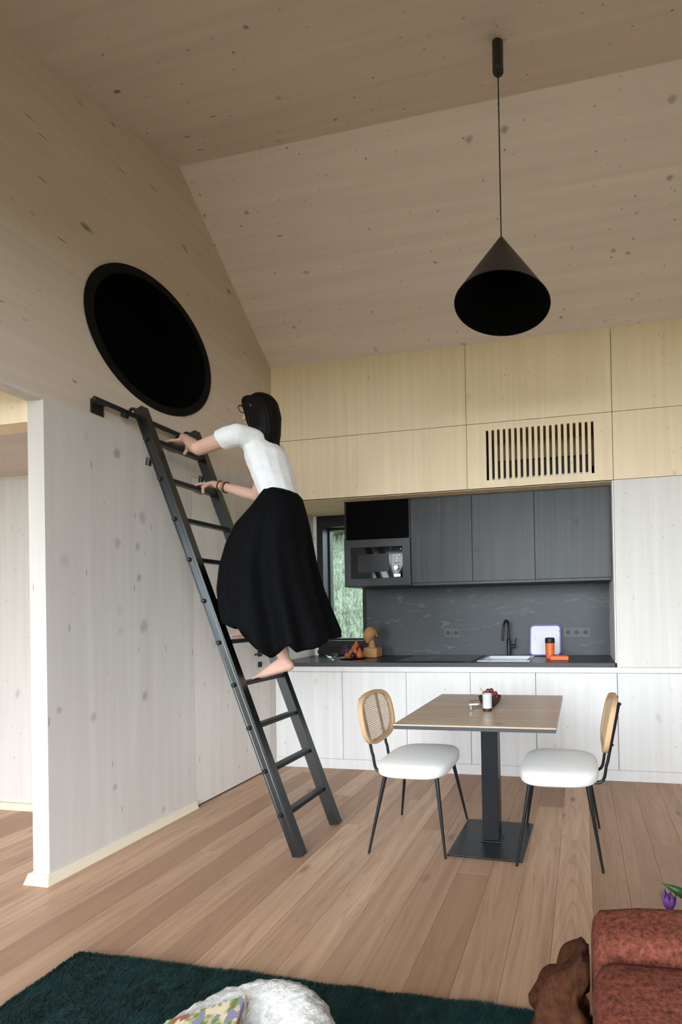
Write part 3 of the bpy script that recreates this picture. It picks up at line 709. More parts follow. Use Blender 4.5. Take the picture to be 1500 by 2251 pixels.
# ------------------------------------------------------------------ table and what stands on it
tb = empty('bistro_table', (2.1, -.93, 0), 'square wooden bistro table on a black steel column between the two chairs', 'table')
tt = MB().box((1.681, -1.3325, .742), (2.512, -.525, .75)).build('table_top', 'table', tb, bevel=.0015)
MB().box((1.683, -1.3305, .724), (2.510, -.527, .742)).build('edge_core', 'counter_edge', tt)
MB().box((2.064, -1.012, .018), (2.160, -.926, .724)).build('column', 'black_metal', tb, bevel=.003)
Rb = Matrix.Translation((2.114, -.969, 0)) @ Matrix.Rotation(-.032, 4, 'Z')
MB().box((-.206, -.206, .003), (.206, .206, .012), M=Rb).build('base_plate', 'black_metal', tb, bevel=.002)
MB().box((-.056, -.052, .012), (.060, .052, .018), M=Rb).build('collar', 'black_metal', tb, bevel=.002)
MB().box((1.95, -1.10, .716), (2.26, -.80, .724)).build('mounting_plate', 'black_metal', tb)
TZ = .75
ca = empty('jar_candle', (2.104, -1.002, TZ), 'white candle in a glass jar with dark foot on the table', 'candle')
MB().lathe([(.027, 0), (.0275, .016), (.026, .018)], (2.104, -1.002, TZ), 28).build('foot', 'pot', ca, smooth=True)
MB().lathe([(.0255, .018), (.0255, .055), (.001, .055)], (2.104, -1.002, TZ), 28).build('wax', 'wax', ca, smooth=True)
MB().lathe([(.0262, .018), (.0268, .098), (.0256, .098), (.0256, .056)], (2.104, -1.002, TZ), 28, caps=False).build('jar', 'frost' if 'frost' in MW else 'wax', ca, smooth=True)
MB().tube([(2.104, -1.002, TZ + .055), (2.105, -1.002, TZ + .066)], .0012, 6).build('wick', 'pot', ca)
bw = MB().lathe([(.03, 0), (.034, .004), (.055, .022), (.066, .046), (.068, .062), (.064, .062), (.060, .046), (.048, .024), (.001, .010)], (2.095, -.885, TZ), 32).build('fruit_bowl', 'pot', smooth=True)
tag(bw, 'small dark brown bowl of red grapes behind the candle', 'bowl')
gi = 0
for ring, (rad, z, n_) in enumerate(((.040, .055, 7), (.034, .074, 5), (.012, .090, 2), (.0, .042, 1))):
    for k in range(n_):
        a = 2 * PI * k / n_ + ring * .4
        g = MB().sphere((2.095 + rad * math.cos(a), -.885 + rad * math.sin(a), TZ + z + rr.uniform(-.002, .003)), (.0145, .0145, .0155), 12, 8).build('red_grape', 'grape', smooth='all')
        tag(g, 'round dark red grape in the small brown bowl on the table', 'grape', 'red grapes in the bowl')
st = MB().tube(smooth_path([(2.075, -.885, TZ + .08), (2.05, -.89, TZ + .095), (2.035, -.89, TZ + .115)]), .0022, 6).tube(smooth_path([(2.055, -.889, TZ + .093), (2.036, -.893, TZ + .10)]), .0018, 6).build('grape_stalk', 'cane', smooth=True)
tag(st, 'thin pale grape stalk sticking up on the left of the bowl', 'stalk')
def tumbler(c, ang, tilt, s, label):
    M = Matrix.Translation(c) @ Matrix.Rotation(ang, 4, 'Z') @ Matrix.Rotation(tilt, 4, 'Y')
    o = MB().lathe([(r * s, z * s) for r, z in ((.001, 0), (.022, 0), (.026, .01), (.028, .065), (.0265, .065), (.0245, .012), (.001, .008))], (0, 0, 0), 28, M=M, caps=False).build('small_glass', 'clear', smooth=True)
    return tag(o, label, 'glass', 'clear glasses on the table')
tumbler((2.050, -.952, TZ + .0275), PI + .35, PI / 2, .95, 'clear glass lying on its side left of the candle')
tumbler((2.008, -1.005, TZ + .001), 0, 0, .42, 'tiny clear glass dish standing in front of the lying glass')

# ------------------------------------------------------------------ chairs
def seat_mesh():
    s = MB(); n = 48; rings = []
    for k in range(15):
        t = k / 14; 
        # from underside centre, round the edge, to the domed top
        if k <= 3: rr_ = (.45, .8, .93, .97)[k]; z = (.408, .406, .408, .414)[k]
        elif k <= 9: a = (k - 3) / 6 * PI; rr_ = .97 + .03 * math.sin(a); z = .414 + .052 * (1 - math.cos(a)) / 2
        else: rr_ = (.93, .84, .66, .42, .15)[k - 10]; z = (.4745, .4825, .4905, .4945, .4955)[k - 10]
        rings.append((rr_, z))
    V = []; F = []
    for r, z in rings:
        for i in range(n):
            a = 2 * PI * i / n; c_, s_ = math.cos(a), math.sin(a); e = 2 / 3.6
            V.append((.212 * r * abs(c_) ** e * (1 if c_ > 0 else -1), .225 * r * abs(s_) ** e * (1 if s_ > 0 else -1) * (1 + .05 * c_), z))
    for j in range(len(rings) - 1):
        for i in range(n): F.append((j * n + i, j * n + (i + 1) % n, (j + 1) * n + (i + 1) % n, (j + 1) * n + i))
    F.append(tuple(range(n - 1, -1, -1))); F.append(tuple((len(rings) - 1) * n + i for i in range(n)))
    return s.add(V, F)
BT = .20      # backward lean of the back (dx per dz)
def bpt(y, h, d=0.0):
    """point on the bowed back: y across, h up from its centre, d towards the sitter"""
    return Vector((-.286 - BT * h + 0.28 * y * y + d, y, .700 + h))
def sup(w, h, n=56, e=2 / 2.9):
    return [(w * abs(math.cos(2 * PI * i / n)) ** e * (1 if math.cos(2 * PI * i / n) >= 0 else -1), h * abs(math.sin(2 * PI * i / n)) ** e * (1 if math.sin(2 * PI * i / n) >= 0 else -1)) for i in range(n)]
def make_chair(label):
    e = empty('dining_chair', (0, 0, 0), label, 'chair', 'dining chairs at the bistro table')
    seat_mesh().build('seat', 'seat_fabric', e, smooth='all', keep=False)
    for sx in (1, -1):
        for sy in (-1, 1):
            MB().tube([(sx * .15, sy * .15, .41), (sx * .219, sy * .228, 0.0)], [.0125, .0065], 12).build('leg', 'black_metal', e, smooth=True, keep=False)
    MB().tube([(-.15, -.15, .402), (.15, .15, .402)], .009).tube([(-.15, .15, .402), (.15, -.15, .402)], .009).build('seat_frame', 'black_metal', e, smooth=True, keep=False)
    for sy in (-1, 1):
        y = sy * .095
        path = smooth_path([(-.06, y, .398), (-.19, y, .398), (-.222, y, .404), (-.240, y, .430), (-.252, y, .50)], 5)[:-1] + [bpt(y, -.19, -.012), bpt(y, 0, -.014), bpt(y, .125, -.014)]
        tb_ = MB().tube(path, .0085, 10).build('back_tube', 'black_metal', e, smooth=True, keep=False)
        for h in (-.10, .115):
            c = bpt(y, h, -.020); MB().lathe([(.006, -.006), (.006, .006), (.002, .008)], c, 10, M=Matrix.Rotation(-PI / 2, 4, 'Y')).build('screw', 'black', tb_, smooth=True, keep=False)
    # beech hoop: swept rectangular section
    out = sup(.198, .148); inn = sup(.177, .127)
    V = []; F = []; n = len(out)
    for lp_, d in ((out, -.004), (out, .026), (inn, .026), (inn, -.004)):
        for y, h in lp_: V.append(bpt(y, h, d))
    for j in range(4):
        for i in range(n): F.append((j * n + i, j * n + (i + 1) % n, ((j + 1) % 4) * n + (i + 1) % n, ((j + 1) % 4) * n + i))
    hp = MB().add(V, F).build('back_hoop', 'beech', e, smooth=True, keep=False, bevel=.004)
    cw = MB(); st_ = .0116; w = .0018
    def inside(y, h): return abs(y / .180) ** 2.9 + abs(h / .130) ** 2.9 < 1
    k = -17
    while k <= 17:
        for vert in (0, 1):
            c0 = k * st_; run = []
            for i in range(-44, 45):
                t = i * .004; y, h = (c0, t) if vert else (t, c0)
                if inside(y, h): run.append((y, h))
            if len(run) > 3:
                d = .013 + (.0012 if vert else 0); Vq = []; Fq = []
                run = run[::4] + [run[-1]]
                for y, h in run:
                    a_, b2 = ((y - w, h), (y + w, h)) if vert else ((y, h - w), (y, h + w))
                    Vq += [bpt(*a_, d), bpt(*b2, d), bpt(*b2, d + .0012), bpt(*a_, d + .0012)]
                for i in range(len(run) - 1):
                    for j in range(4): Fq.append((i * 4 + j, i * 4 + (j + 1) % 4, i * 4 + 4 + (j + 1) % 4, i * 4 + 4 + j))
                cw.add(Vq, Fq)
        k += 1
    tag(cw.build('cane_weave', 'cane', hp, keep=False), kind='stuff')
    return e
ch = make_chair('dining chair on the left of the table, its woven cane back facing the room')
ch.location = (1.683, -.965, 0)
c2 = copy_tree(ch); c2['label'] = 'dining chair on the right of the table, seen side on against the white cabinets'
c2.location = (2.506, -.980, 0); c2.rotation_euler = (0, 0, PI)

# ------------------------------------------------------------------ ladder and its rail
LB0 = 1.069; K = .3875; nrm = math.hypot(1, K)
uu = Vector((-K, 0, 1)) / nrm; ww = Vector((1, 0, K)) / nrm
ld = empty('loft_ladder', (1.1, -1.09, 0), 'black metal loft ladder leaning on the left wall below the round opening', 'ladder')
def stile(y0, dirn):
    D = .060
    prof = [(0, 0), (.007, 0), (.010, .003), (.018, .003), (.020, .0015), (.040, .0015), (.042, .003), (.050, .003), (.053, 0), (D, 0), (D, .042), (0, .042)]
    V = []; F = []; n = len(prof); L = 2.712
    for s_, t in prof:
        p = Vector((LB0, 0, 0)) + ww * s_; k = -p.z / uu.z; z_ = p + uu * k
        if s_ > .035: z_ = z_ + uu * (s_ - .035) * .45
        V.append((z_.x, y0 + dirn * t, max(z_.z, .001)))
    for s_, t in prof:
        p = Vector((LB0, 0, 0)) + ww * s_ + uu * L; V.append((p.x, y0 + dirn * t, p.z))
    for i in range(n): F.append((i, (i + 1) % n, n + (i + 1) % n, n + i))
    F += [tuple(range(n)), tuple(range(n, 2 * n))]
    o = MB().add(V, F).build('stile', 'stile', ld)
    b0 = Vector((LB0, y0 + dirn * .021, 0)); 
    return o
stN = stile(-1.291, 1); stF = stile(-.888, -1)
RUNG = []
for k in range(10):
    z = .222 + .2368 * k; xc = 1.085 - K * z; RUNG.append((xc + .012, z))
    r_ = MB().box((xc - .014, -1.252, z - .011), (xc + .038, -.927, z + .013)).build('rung', 'black_metal', ld, bevel=.004)
    for yy, dd in ((-1.291, -1), (-.888, 1)):
        c_ = MB().lathe([(.0125, -.002), (.0125, .007), (.010, .010), (.001, .010)], (xc, yy, z), 16, M=Matrix.Rotation(PI / 2 if dd < 0 else -PI / 2, 4, 'X')).build('rung_cap', 'black', r_, smooth=True)
for yy in (-1.27, -.909):
    xz = lambda z: 1.069 - K * z
    MB().tube([(xz(2.25) + .01, yy, 2.25), (xz(2.24) - .03, yy, 2.235)], .008, 8).tube([(xz(2.24) - .028, yy, 2.25), (xz(2.22) - .045, yy, 2.205)], .014, 14).build('wall_roller', 'black', ld, smooth=True)
    MB().tube(smooth_path([(xz(2.50) + .02, yy, 2.50), (.075, yy, 2.545), (.045, yy, 2.54), (.036, yy, 2.51)]), .008, 8).build('hook', 'black', ld, smooth=True)
rl = empty('ladder_rail', (.05, -1.15, 2.516), 'black wall rail holding the top of the loft ladder', 'rail')
MB().tube([(.060, -1.478, 2.512), (.060, -.855, 2.512)], .0145, 16).build('bar', 'black', rl, smooth=True)
for y0 in (-1.455, -.935):
    MB().box((0.0005, y0, 2.452), (.010, y0 + .066, 2.53)).box((.008, y0 + .02, 2.498), (.06, y0 + .046, 2.516)).build('bracket', 'black', rl, bevel=.003)
MB().lathe([(.012, -.014), (.016, -.012), (.016, .012), (.012, .014)], (.064, -1.318, 2.488), 14, M=RXm).build('stop_wheel', 'black', rl, smooth=True)

# ------------------------------------------------------------------ person on the ladder
def hullseg(bm, c1, r1, c2, r2, flat2=False, n=14):
    """tapered capsule (convex hull of two ellipsoids) added as a closed shell"""
    t = bmesh.new()
    def sph(c, r):
        r = r if isinstance(r, tuple) else (r, r, r); m = MB().sphere(c, r, n, 8)
        for p in m.v: t.verts.new(p)
    sph(c1, r1)
    if flat2:
        d = (Vector(c2) - Vector(c1)).normalized(); a = d.orthogonal().normalized(); b2 = d.cross(a)
        for i in range(n): g = 2 * PI * i / n; t.verts.new(Vector(c2) + (a * math.cos(g) + b2 * math.sin(g)) * r2)
    else: sph(c2, r2)
    res = bmesh.ops.convex_hull(t, input=t.verts)
    bmesh.ops.delete(t, geom=list({g for g in res['geom_interior'] + res['geom_unused'] if isinstance(g, bmesh.types.BMVert)}), context='VERTS')
    me = bpy.data.meshes.new('tmp'); t.to_mesh(me); t.free(); bm.from_mesh(me); bpy.data.meshes.remove(me)
def remeshed(name, bm, voxel, smooth_it, m, parent=None):
    me = bpy.data.meshes.new(name); bm.to_mesh(me); bm.free()
    o = bpy.data.objects.new(name, me); COL.objects.link(o)
    r = o.modifiers.new('r', 'REMESH'); r.mode = 'VOXEL'; r.voxel_size = voxel; r.use_smooth_shade = True
    if smooth_it: s = o.modifiers.new('s', 'SMOOTH'); s.iterations = smooth_it; s.factor = .5
    dg = bpy.context.evaluated_depsgraph_get(); ev = o.evaluated_get(dg)
    me2 = bpy.data.meshes.new_from_object(ev); o.modifiers.clear(); o.data = me2; bpy.data.meshes.remove(me)
    me2.name = name; me2.materials.clear(); me2.materials.append(MW[m]); me2.polygons.foreach_set('use_smooth', [True] * len(me2.polygons))
    setparent(o, parent); return o
PY = -1.10
HCX, HCZ = .762, 2.535      # head centre
shL, shR = (.745, PY - .155, 2.345), (.745, PY + .155, 2.355)
elL, wrL = (.505, PY - .175, 2.275), (.262, -1.125, 2.418)
elR, wrR = (.625, PY + .13, 2.075), (.352, -1.005, 2.158)
bm = bmesh.new()
S = lambda *a, **k: hullseg(bm, *a, **k)
# trunk
S((.905, PY, 1.86), (.115, .160, .10), (.89, PY, 2.04), (.085, .118, .06))
S((.89, PY, 2.04), (.085, .118, .06), (.815, PY, 2.25), (.098, .135, .09))
S((.815, PY, 2.25), (.098, .135, .09), (.765, PY, 2.36), (.060, .115, .05))
S((.765, PY, 2.37), (.05, .06, .04), (.752, PY, 2.46), (.046, .046, .05))
# head: skull, jaw, nose, chin, ears
S((HCX + .012, PY, HCZ + .015), (.088, .070, .085), (HCX - .01, PY, HCZ), (.080, .066, .085))
S((HCX - .02, PY, HCZ - .02), (.062, .056, .06), (HCX - .058, PY, HCZ - .088), (.022, .028, .020))
S((HCX - .085, PY, HCZ + .015), .008, (HCX - .105, PY, HCZ - .026), .011)
S((HCX - .078, PY - .016, HCZ - .058), .009, (HCX - .078, PY + .016, HCZ - .058), .009)
for s in (-1, 1):
    S((HCX + .005, PY + s * .070, HCZ + .012), (.016, .008, .020), (HCX, PY + s * .070, HCZ - .018), (.010, .006, .012))
# arms
for sh, el, wr in ((shL, elL, wrL), (shR, elR, wrR)):
    S((.775, PY + (sh[1] - PY) * .4, 2.345), .06, sh, .050)
    S(sh, .048, el, .037); S(el, .037, tuple(Vector(el).lerp(Vector(wr), .35)), .036); S(tuple(Vector(el).lerp(Vector(wr), .35)), .036, wr, (.022, .026, .022))
# hands closed on rungs
def hand(wr, bx_, bz, y, thumb):
    pc = (bx_ + .046, y, bz + .040)
    S(wr, (.022, .026, .020), (bx_ + .075, y, bz + .044), (.020, .034, .015))
    S((bx_ + .075, y, bz + .044), (.018, .034, .015), (bx_ + .030, y, bz + .038), (.012, .038, .012))
    for j, (dy, ln) in enumerate(((-.033, .92), (-.011, 1.05), (.011, 1.0), (.032, .82))):
        dy *= -thumb
        k0 = (bx_ + .030, y + dy, bz + .038); k1 = (bx_ + .030 - .046 * ln, y + dy * 1.06, bz + .036); k2 = (bx_ - .030 - .012 * ln, y + dy * 1.06, bz + .036 - .030 * ln); k3 = (bx_ - .032, y + dy * 1.04, bz + .036 - .052 * ln)
        hullseg(bm, k0, .0098, k1, .0088, n=8); hullseg(bm, k1, .0088, k2, .0082, n=8); hullseg(bm, k2, .0082, k3, .0070, n=8)
    t0 = (bx_ + .070, y + thumb * .030, bz + .036); t1 = (bx_ + .046, y + thumb * .052, bz + .010); t2 = (bx_ + .036, y + thumb * .040, bz - .020)
    hullseg(bm, t0, .013, t1, .0105, n=8); hullseg(bm, t1, .0105, t2, .0085, n=8)
hand(wrL, RUNG[9][0], RUNG[9][1], -1.125, 1)
hand(wrR, RUNG[8][0], RUNG[8][1], -1.005, -1)
# legs and feet
fzL, fzR = RUNG[3][1] + .0135, RUNG[4][1] + .0135
hipL, knL, anL = (.90, PY - .085, 1.83), (.86, PY - .07, 1.43), (.930, -1.14, fzL + .105)
hipR, knR, anR = (.89, PY + .085, 1.83), (.60, PY + .06, 1.60), (.712, -1.055, fzR + .085)
for h, k_, a in ((hipL, knL, anL), (hipR, knR, anR)):
    S(h, (.085, .085, .085), k_, .052); c_ = tuple(Vector(k_).lerp(Vector(a), .35)); S(k_, .050, c_, .052); S(c_, .052, a, (.031, .028, .03))
def foot(an, tx, hx, z, y, lift):
    # heel, arch, ball, five toes; the heel is raised a little
    heel = (hx - .028, y, z + .030 + lift); ball = (tx + .068, y, z + .022)
    S(an, (.032, .029, .034), heel, (.030, .027, .030)); S(an, (.032, .029, .034), (tx + .12, y, z + .042 + lift * .3), (.03, .030, .024))
    S(heel, (.030, .027, .028), ball, (.03, .042, .020)); S((tx + .12, y, z + .042 + lift * .3), (.03, .030, .024), ball, (.03, .044, .020))
    for j, (dy, dx, r) in enumerate(((.030, 0, .0125), (.0105, .002, .0086), (-.0075, .007, .0082), (-.0245, .013, .0078), (-.0405, .021, .0074))):
        hullseg(bm, (ball[0] - .012, y + dy, z + .018), r * 1.1, (tx + .012 + dx, y + dy * 1.12, z + .001 + r), r, n=8)
foot(anL, .722, .985, fzL, -1.14, .045)
foot(anR, .502, .758, fzR, -1.055, .03)
person = remeshed('person', bm, .0034, 2, 'skin')
tag(person, 'person in white t-shirt and long black skirt climbing the ladder barefoot', 'person')
# shirt
bm = bmesh.new(); g = .014
S((.89, PY, 2.015), (.085 + g, .118 + g, .05), (.815, PY, 2.25), (.098 + g, .135 + g, .09)); S((.815, PY, 2.25), (.098 + g, .135 + g, .09), (.765, PY, 2.355), (.066, .125, .052))
for sh, el in ((shL, elL), (shR, elR)):
    d = (Vector(el) - Vector(sh)); S((.775, PY + (sh[1] - PY) * .4, 2.34), .070, sh, .060); S(sh, .060, tuple(Vector(sh) + d * .42), .056, flat2=True)
shirt = remeshed('t_shirt', bm, .006, 5, 'shirt', person)
for v in shirt.data.vertices:
    nz = noise.noise(Vector((v.co.x * 14 + v.co.z * 10, v.co.y * 11, v.co.z * 22))); v.co += v.normal * nz * .005
# skirt
rows = [(2.045, .895, PY, .084, .126, 0), (2.02, .905, PY, .095, .138, 0), (1.945, .885, PY, .135, .165, .003), (1.84, .845, PY, .195, .205, .008), (1.73, .822, PY, .232, .225, .014), (1.60, .812, PY, .258, .245, .02),
        (1.46, .823, PY, .278, .262, .026), (1.325, .855, PY, .288, .275, .031), (1.19, .889, PY, .294, .285, .036), (1.125, .915, PY, .262, .288, .04)]
HT = [-3.15, -2.6, -2.2, -1.9, -1.65, -1.45, -1.2, -1.02, -.88, -.72, -.4, 0, .5, 2.3, 3.15]; HZ = [1.235, 1.255, 1.265, 1.268, 1.235, 1.15, 1.085, 1.12, 1.155, 1.112, 1.125, 1.16, 1.17, 1.17, 1.235]
V = []; F = []; n = 144
pr = np.array(rows); NZ = 40
for j in range(NZ + 1):
    t = j / NZ; z_ = pr[0, 0] + (pr[-1, 0] - pr[0, 0]) * t
    o_ = pr[::-1]
    cx_, cy_, a_, b2, am = [float(np.interp(z_, o_[:, 0], o_[:, i])) for i in range(1, 6)]
    for i in range(n):
        th = 2 * PI * i / n
        w_ = 1 + (am / .28) * (.62 * math.cos(9 * th + 1.2 * t) + .5 * math.cos(5 * th + 2.1) + .35 * math.cos(14 * th - t))
        z2 = z_ + t ** 6 * (float(np.interp(th if th <= PI else th - 2 * PI, HT, HZ)) - 1.125)
        V.append((cx_ + a_ * w_ * math.cos(th), cy_ + b2 * w_ * math.sin(th), z2))
for j in range(NZ):
    for i in range(n): F.append((j * n + i, j * n + (i + 1) % n, (j + 1) * n + (i + 1) % n, (j + 1) * n + i))
skt = MB().add(V, F).build('skirt', 'skirt', person, smooth='all')
so = skt.modifiers.new('solid', 'SOLIDIFY'); so.thickness = .004
# hair: crown, sides and back falling to the shoulders
bm = bmesh.new()
S((HCX + .022, PY, HCZ + .028), (.092, .082, .084), (HCX + .045, PY, HCZ - .03), (.082, .082, .09))
S((HCX + .045, PY, HCZ - .03), (.080, .082, .09), (HCX + .060, PY, HCZ - .14), (.055, .075, .05))
S((HCX + .060, PY, HCZ - .14), (.050, .070, .05), (HCX + .090, PY - .01, HCZ - .205), (.022, .055, .03))
for s in (-1, 1):
    S((HCX - .030, PY + s * .055, HCZ + .045), (.040, .026, .035), (HCX - .005, PY + s * .066, HCZ - .06), (.034, .018, .05))
    S((HCX - .005, PY + s * .066, HCZ - .06), (.034, .018, .05), (HCX + .03, PY + s * .070, HCZ - .125), (.038, .018, .03))
S((HCX - .055, PY, HCZ + .062), (.028, .055, .022), (HCX + .02, PY, HCZ + .05), (.07, .075, .055))
hair = remeshed('hair', bm, .006, 5, 'hair', person)
for v in hair.data.vertices:
    a = math.atan2(v.co.y - PY, v.co.x - HCX); v.co += v.normal * (.0014 * math.sin(a * 34 + 6 * noise.noise(v.co * 6)) + .003 * noise.noise(Vector((a * 6, v.co.z * 4, 0))))
# glasses
gl = MB()
for s in (-1, 1):
    rim = [(HCX - .098 + .002 * abs(math.cos(2 * PI * i / 20)), PY + s * .032 + .024 * math.cos(2 * PI * i / 20), HCZ + .016 + .019 * math.sin(2 * PI * i / 20)) for i in range(21)]
    gl.tube(rim, .0028, 6).tube([(HCX - .096, PY + s * .056, HCZ + .02), (HCX - .05, PY + s * .074, HCZ + .02), (HCX + .01, PY + s * .078, HCZ + .016)], .0028, 6)
gl.tube([(HCX - .099, PY - .009, HCZ + .02), (HCX - .101, PY, HCZ + .023), (HCX - .099, PY + .009, HCZ + .02)], .0026, 6).build('glasses', 'black', person, smooth=True)
for s in (-1, 1): MB().sphere((HCX - .072, PY + s * .030, HCZ + .012), .0125, 12, 8).build('eye', 'paper', person, smooth='all')
# bracelets on the right wrist
for k, (t, r, m_) in enumerate(((.16, .0315, 'grape'), (.24, .0335, 'cane'), (.30, .034, 'pot'))):
    c_ = Vector(wrR).lerp(Vector(elR), t); d = (Vector(elR) - Vector(wrR)).normalized(); a = d.orthogonal().normalized(); b2 = d.cross(a)
    MB().tube([c_ + (a * math.cos(2 * PI * i / 24) + b2 * math.sin(2 * PI * i / 24)) * r for i in range(25)], .0038, 8).build('bracelet', m_, person, smooth=True)

# ------------------------------------------------------------------ foreground: rug, pouf, sofa, throw, flowers
RX0, RX1, RY0, RY1 = .68, 4.2, -4.3, -2.035
rg = MB().box((RX0, RY0, .001), (RX1, RY1, .014)).build('rug', 'rug', bevel=.005)
tag(rg, 'dark green shaggy rug on the oak floor in the foreground', 'rug')
pb = MB(); 
for k in range(60000):
    edge = k % 6 == 0
    X = rr.uniform(RX0, 2.75); Y = rr.uniform(-2.62, RY1)
    if edge:
        if rr.random() < .7: Y = RY1 - abs(rr.gauss(0, .004))
        else: X = RX0 + abs(rr.gauss(0, .004))
    q = noise.noise((X * 5, Y * 5, 0)) * 2.5; h = rr.uniform(.010, .020); a = rr.uniform(0, PI); w = .0018
    lx, ly = .012 * math.cos(q) + rr.uniform(-.004, .004), .012 * math.sin(q) + rr.uniform(-.004, .004)
    c_, s_ = math.cos(a) * w, math.sin(a) * w
    pb.add([(X - c_, Y - s_, .012), (X + c_, Y + s_, .012), (X + lx, Y + ly, .012 + h)], [(0, 1, 2)])
tag(pb.build('pile', 'rug', rg), kind='stuff')
# boucle pouf with a dished seat
PC = (1.918, -2.735)
prof = [(.17, .03), (.215, .06), (.236, .14), (.243, .25), (.240, .36), (.232, .415), (.214, .442), (.190, .450), (.165, .443), (.135, .424), (.09, .410), (.04, .405), (.004, .404)]
pp = smooth_path([(r, 0, z) for r, z in prof], 7); V = []; F = []; n = 150
for j, p in enumerate(pp):
    for i in range(n):
        a = 2 * PI * i / n; v = Vector((p.x * math.cos(a), p.x * math.sin(a), p.z)); d = noise.noise(v * 55) * .0065 + noise.noise(v * 120) * .002
        nv = Vector((math.cos(a) * .7, math.sin(a) * .7, .7)); sc_ = 1 if p.x > .12 else .35
        v += nv * d * sc_; v.z += .02 * math.cos(a - .9) * (p.z / .45); V.append((PC[0] + v.x, PC[1] + v.y, v.z))
for j in range(len(pp) - 1):
    for i in range(n): F.append((j * n + i, j * n + (i + 1) % n, (j + 1) * n + (i + 1) % n, (j + 1) * n + i))
F.append(tuple((len(pp) - 1) * n + i for i in range(n)))
pf = empty('boucle_pouf', (PC[0], PC[1], 0), 'round white boucle pouf with dished seat on the green rug', 'pouf')
MB().add(V, F).build('upholstery', 'boucle', pf, smooth='all')
MB().lathe([(.15, .0), (.155, .004), (.155, .04), (.15, .045)], (PC[0], PC[1], .014), 40).build('plinth', 'black', pf, smooth=True)
bkM = Matrix.Translation((1.865, -2.715, .452)) @ Matrix.Rotation(.45, 4, 'Z') @ Matrix.Rotation(-.10, 4, 'Y') @ Matrix.Rotation(.10, 4, 'X')
bk = empty('floral_book', (1.865, -2.715, .444), 'book with green floral cover lying on the white pouf', 'book')
MB().box((-.075, -.10, -.010), (.073, .10, .006), M=bkM).build('pages', 'paper', bk)
MB().box((-.077, -.102, .006), (.077, .102, .009), M=bkM).box((-.077, -.102, -.013), (.077, .102, -.010), M=bkM).box((.073, -.102, -.013), (.077, .102, .009), M=bkM).build('cover', 'floral', bk)

# sofa: rounded back and arm blocks with a stitched seam
def soft(name, a, b, r, m, parent, nseg=18):
    """box with big rounded edges"""
    c = [(a[i] + b[i]) / 2 for i in range(3)]; h = [(b[i] - a[i]) / 2 for i in range(3)]
    t = bmesh.new(); bmesh.ops.create_cube(t, size=2); bmesh.ops.subdivide_edges(t, edges=t.edges, cuts=nseg, use_grid_fill=True)
    for v in t.verts:
        p = Vector([v.co[i] * h[i] for i in range(3)]); q = Vector([max(-h[i] + r, min(h[i] - r, p[i])) for i in range(3)]); d = p - q
        if d.length > 1e-6: p = q + d.normalized() * r
        v.co = p + Vector(c) + Vector((noise.noise(p * 5) * .004, noise.noise(p * 5 + Vector((9, 0, 0))) * .004, noise.noise(p * 6) * .005))
    me = bpy.data.meshes.new(name); t.to_mesh(me); t.free(); me.materials.append(MW[m]); me.polygons.foreach_set('use_smooth', [True] * len(me.polygons))
    o = bpy.data.objects.new(name, me); COL.objects.link(o); setparent(o, parent); return o
sf = empty('sofa', (3.5, -2.9, 0), 'rust red upholstered sofa with rounded arm at the right foreground', 'sofa')
soft('backrest', (2.648, -2.585, .06), (4.5, -2.43, .668), .05, 'rust', sf)
soft('arm', (2.645, -3.32, .06), (2.90, -2.577, .655), .05, 'rust', sf)
soft('seat_base', (2.87, -3.30, .06), (4.5, -2.60, .30), .03, 'rust', sf)
soft('seat_cushion', (2.905, -3.33, .29), (4.5, -2.60, .46), .05, 'rust', sf)
for fx, fy in ((2.72, -2.5), (2.72, -3.25), (4.4, -2.5), (4.4, -3.25)):
    MB().lathe([(.018, .0145), (.022, .07)], (fx, fy, 0), 12).build('foot', 'black', sf, smooth=True)
# plush throw heaped over the sofa's near corner
tv = []; tf = []; NU, NV = 70, 60
for j in range(NV):
    for i in range(NU):
        u, v = i / (NU - 1), j / (NV - 1)
        Y = -2.02 - .62 * u
        w1 = noise.noise((u * 3, v * 3, 0)); fold = .042 * math.sin(u * 24 + 4 * v + 3 * w1) + .026 * math.sin(u * 51 - 5 * v + 4 * w1) + .045 * noise.noise((u * 6, v * 5, 3))
        top = .16 + .36 * min(1, u * 1.35) ** .8
        X = 2.672 - .045 * math.sin(v * PI) - .15 * v ** 1.3 * (.35 + .65 * u) - .03 - fold * (.35 + .65 * math.sin(min(1, v * 1.3) * PI / 2))
        Z = top * (1 - v) ** .85 + .03 + .030 * math.sin(u * 24 + 4 * v + 3 * w1 + 1.2) * (1 - .7 * v) + .03 * noise.noise((u * 8, v * 8, 8))
        tv.append((min(X, 2.634), Y, max(Z, .022)))
for j in range(NV - 1):
    for i in range(NU - 1): tf.append((j * NU + i, j * NU + i + 1, (j + 1) * NU + i + 1, (j + 1) * NU + i))
th = MB().add(tv, tf).build('throw_blanket', 'throw', smooth='all')
s2 = th.modifiers.new('solid', 'SOLIDIFY'); s2.thickness = .018; s2.offset = 0
tag(th, 'crumpled brown plush throw hanging beside the rust sofa', 'blanket')
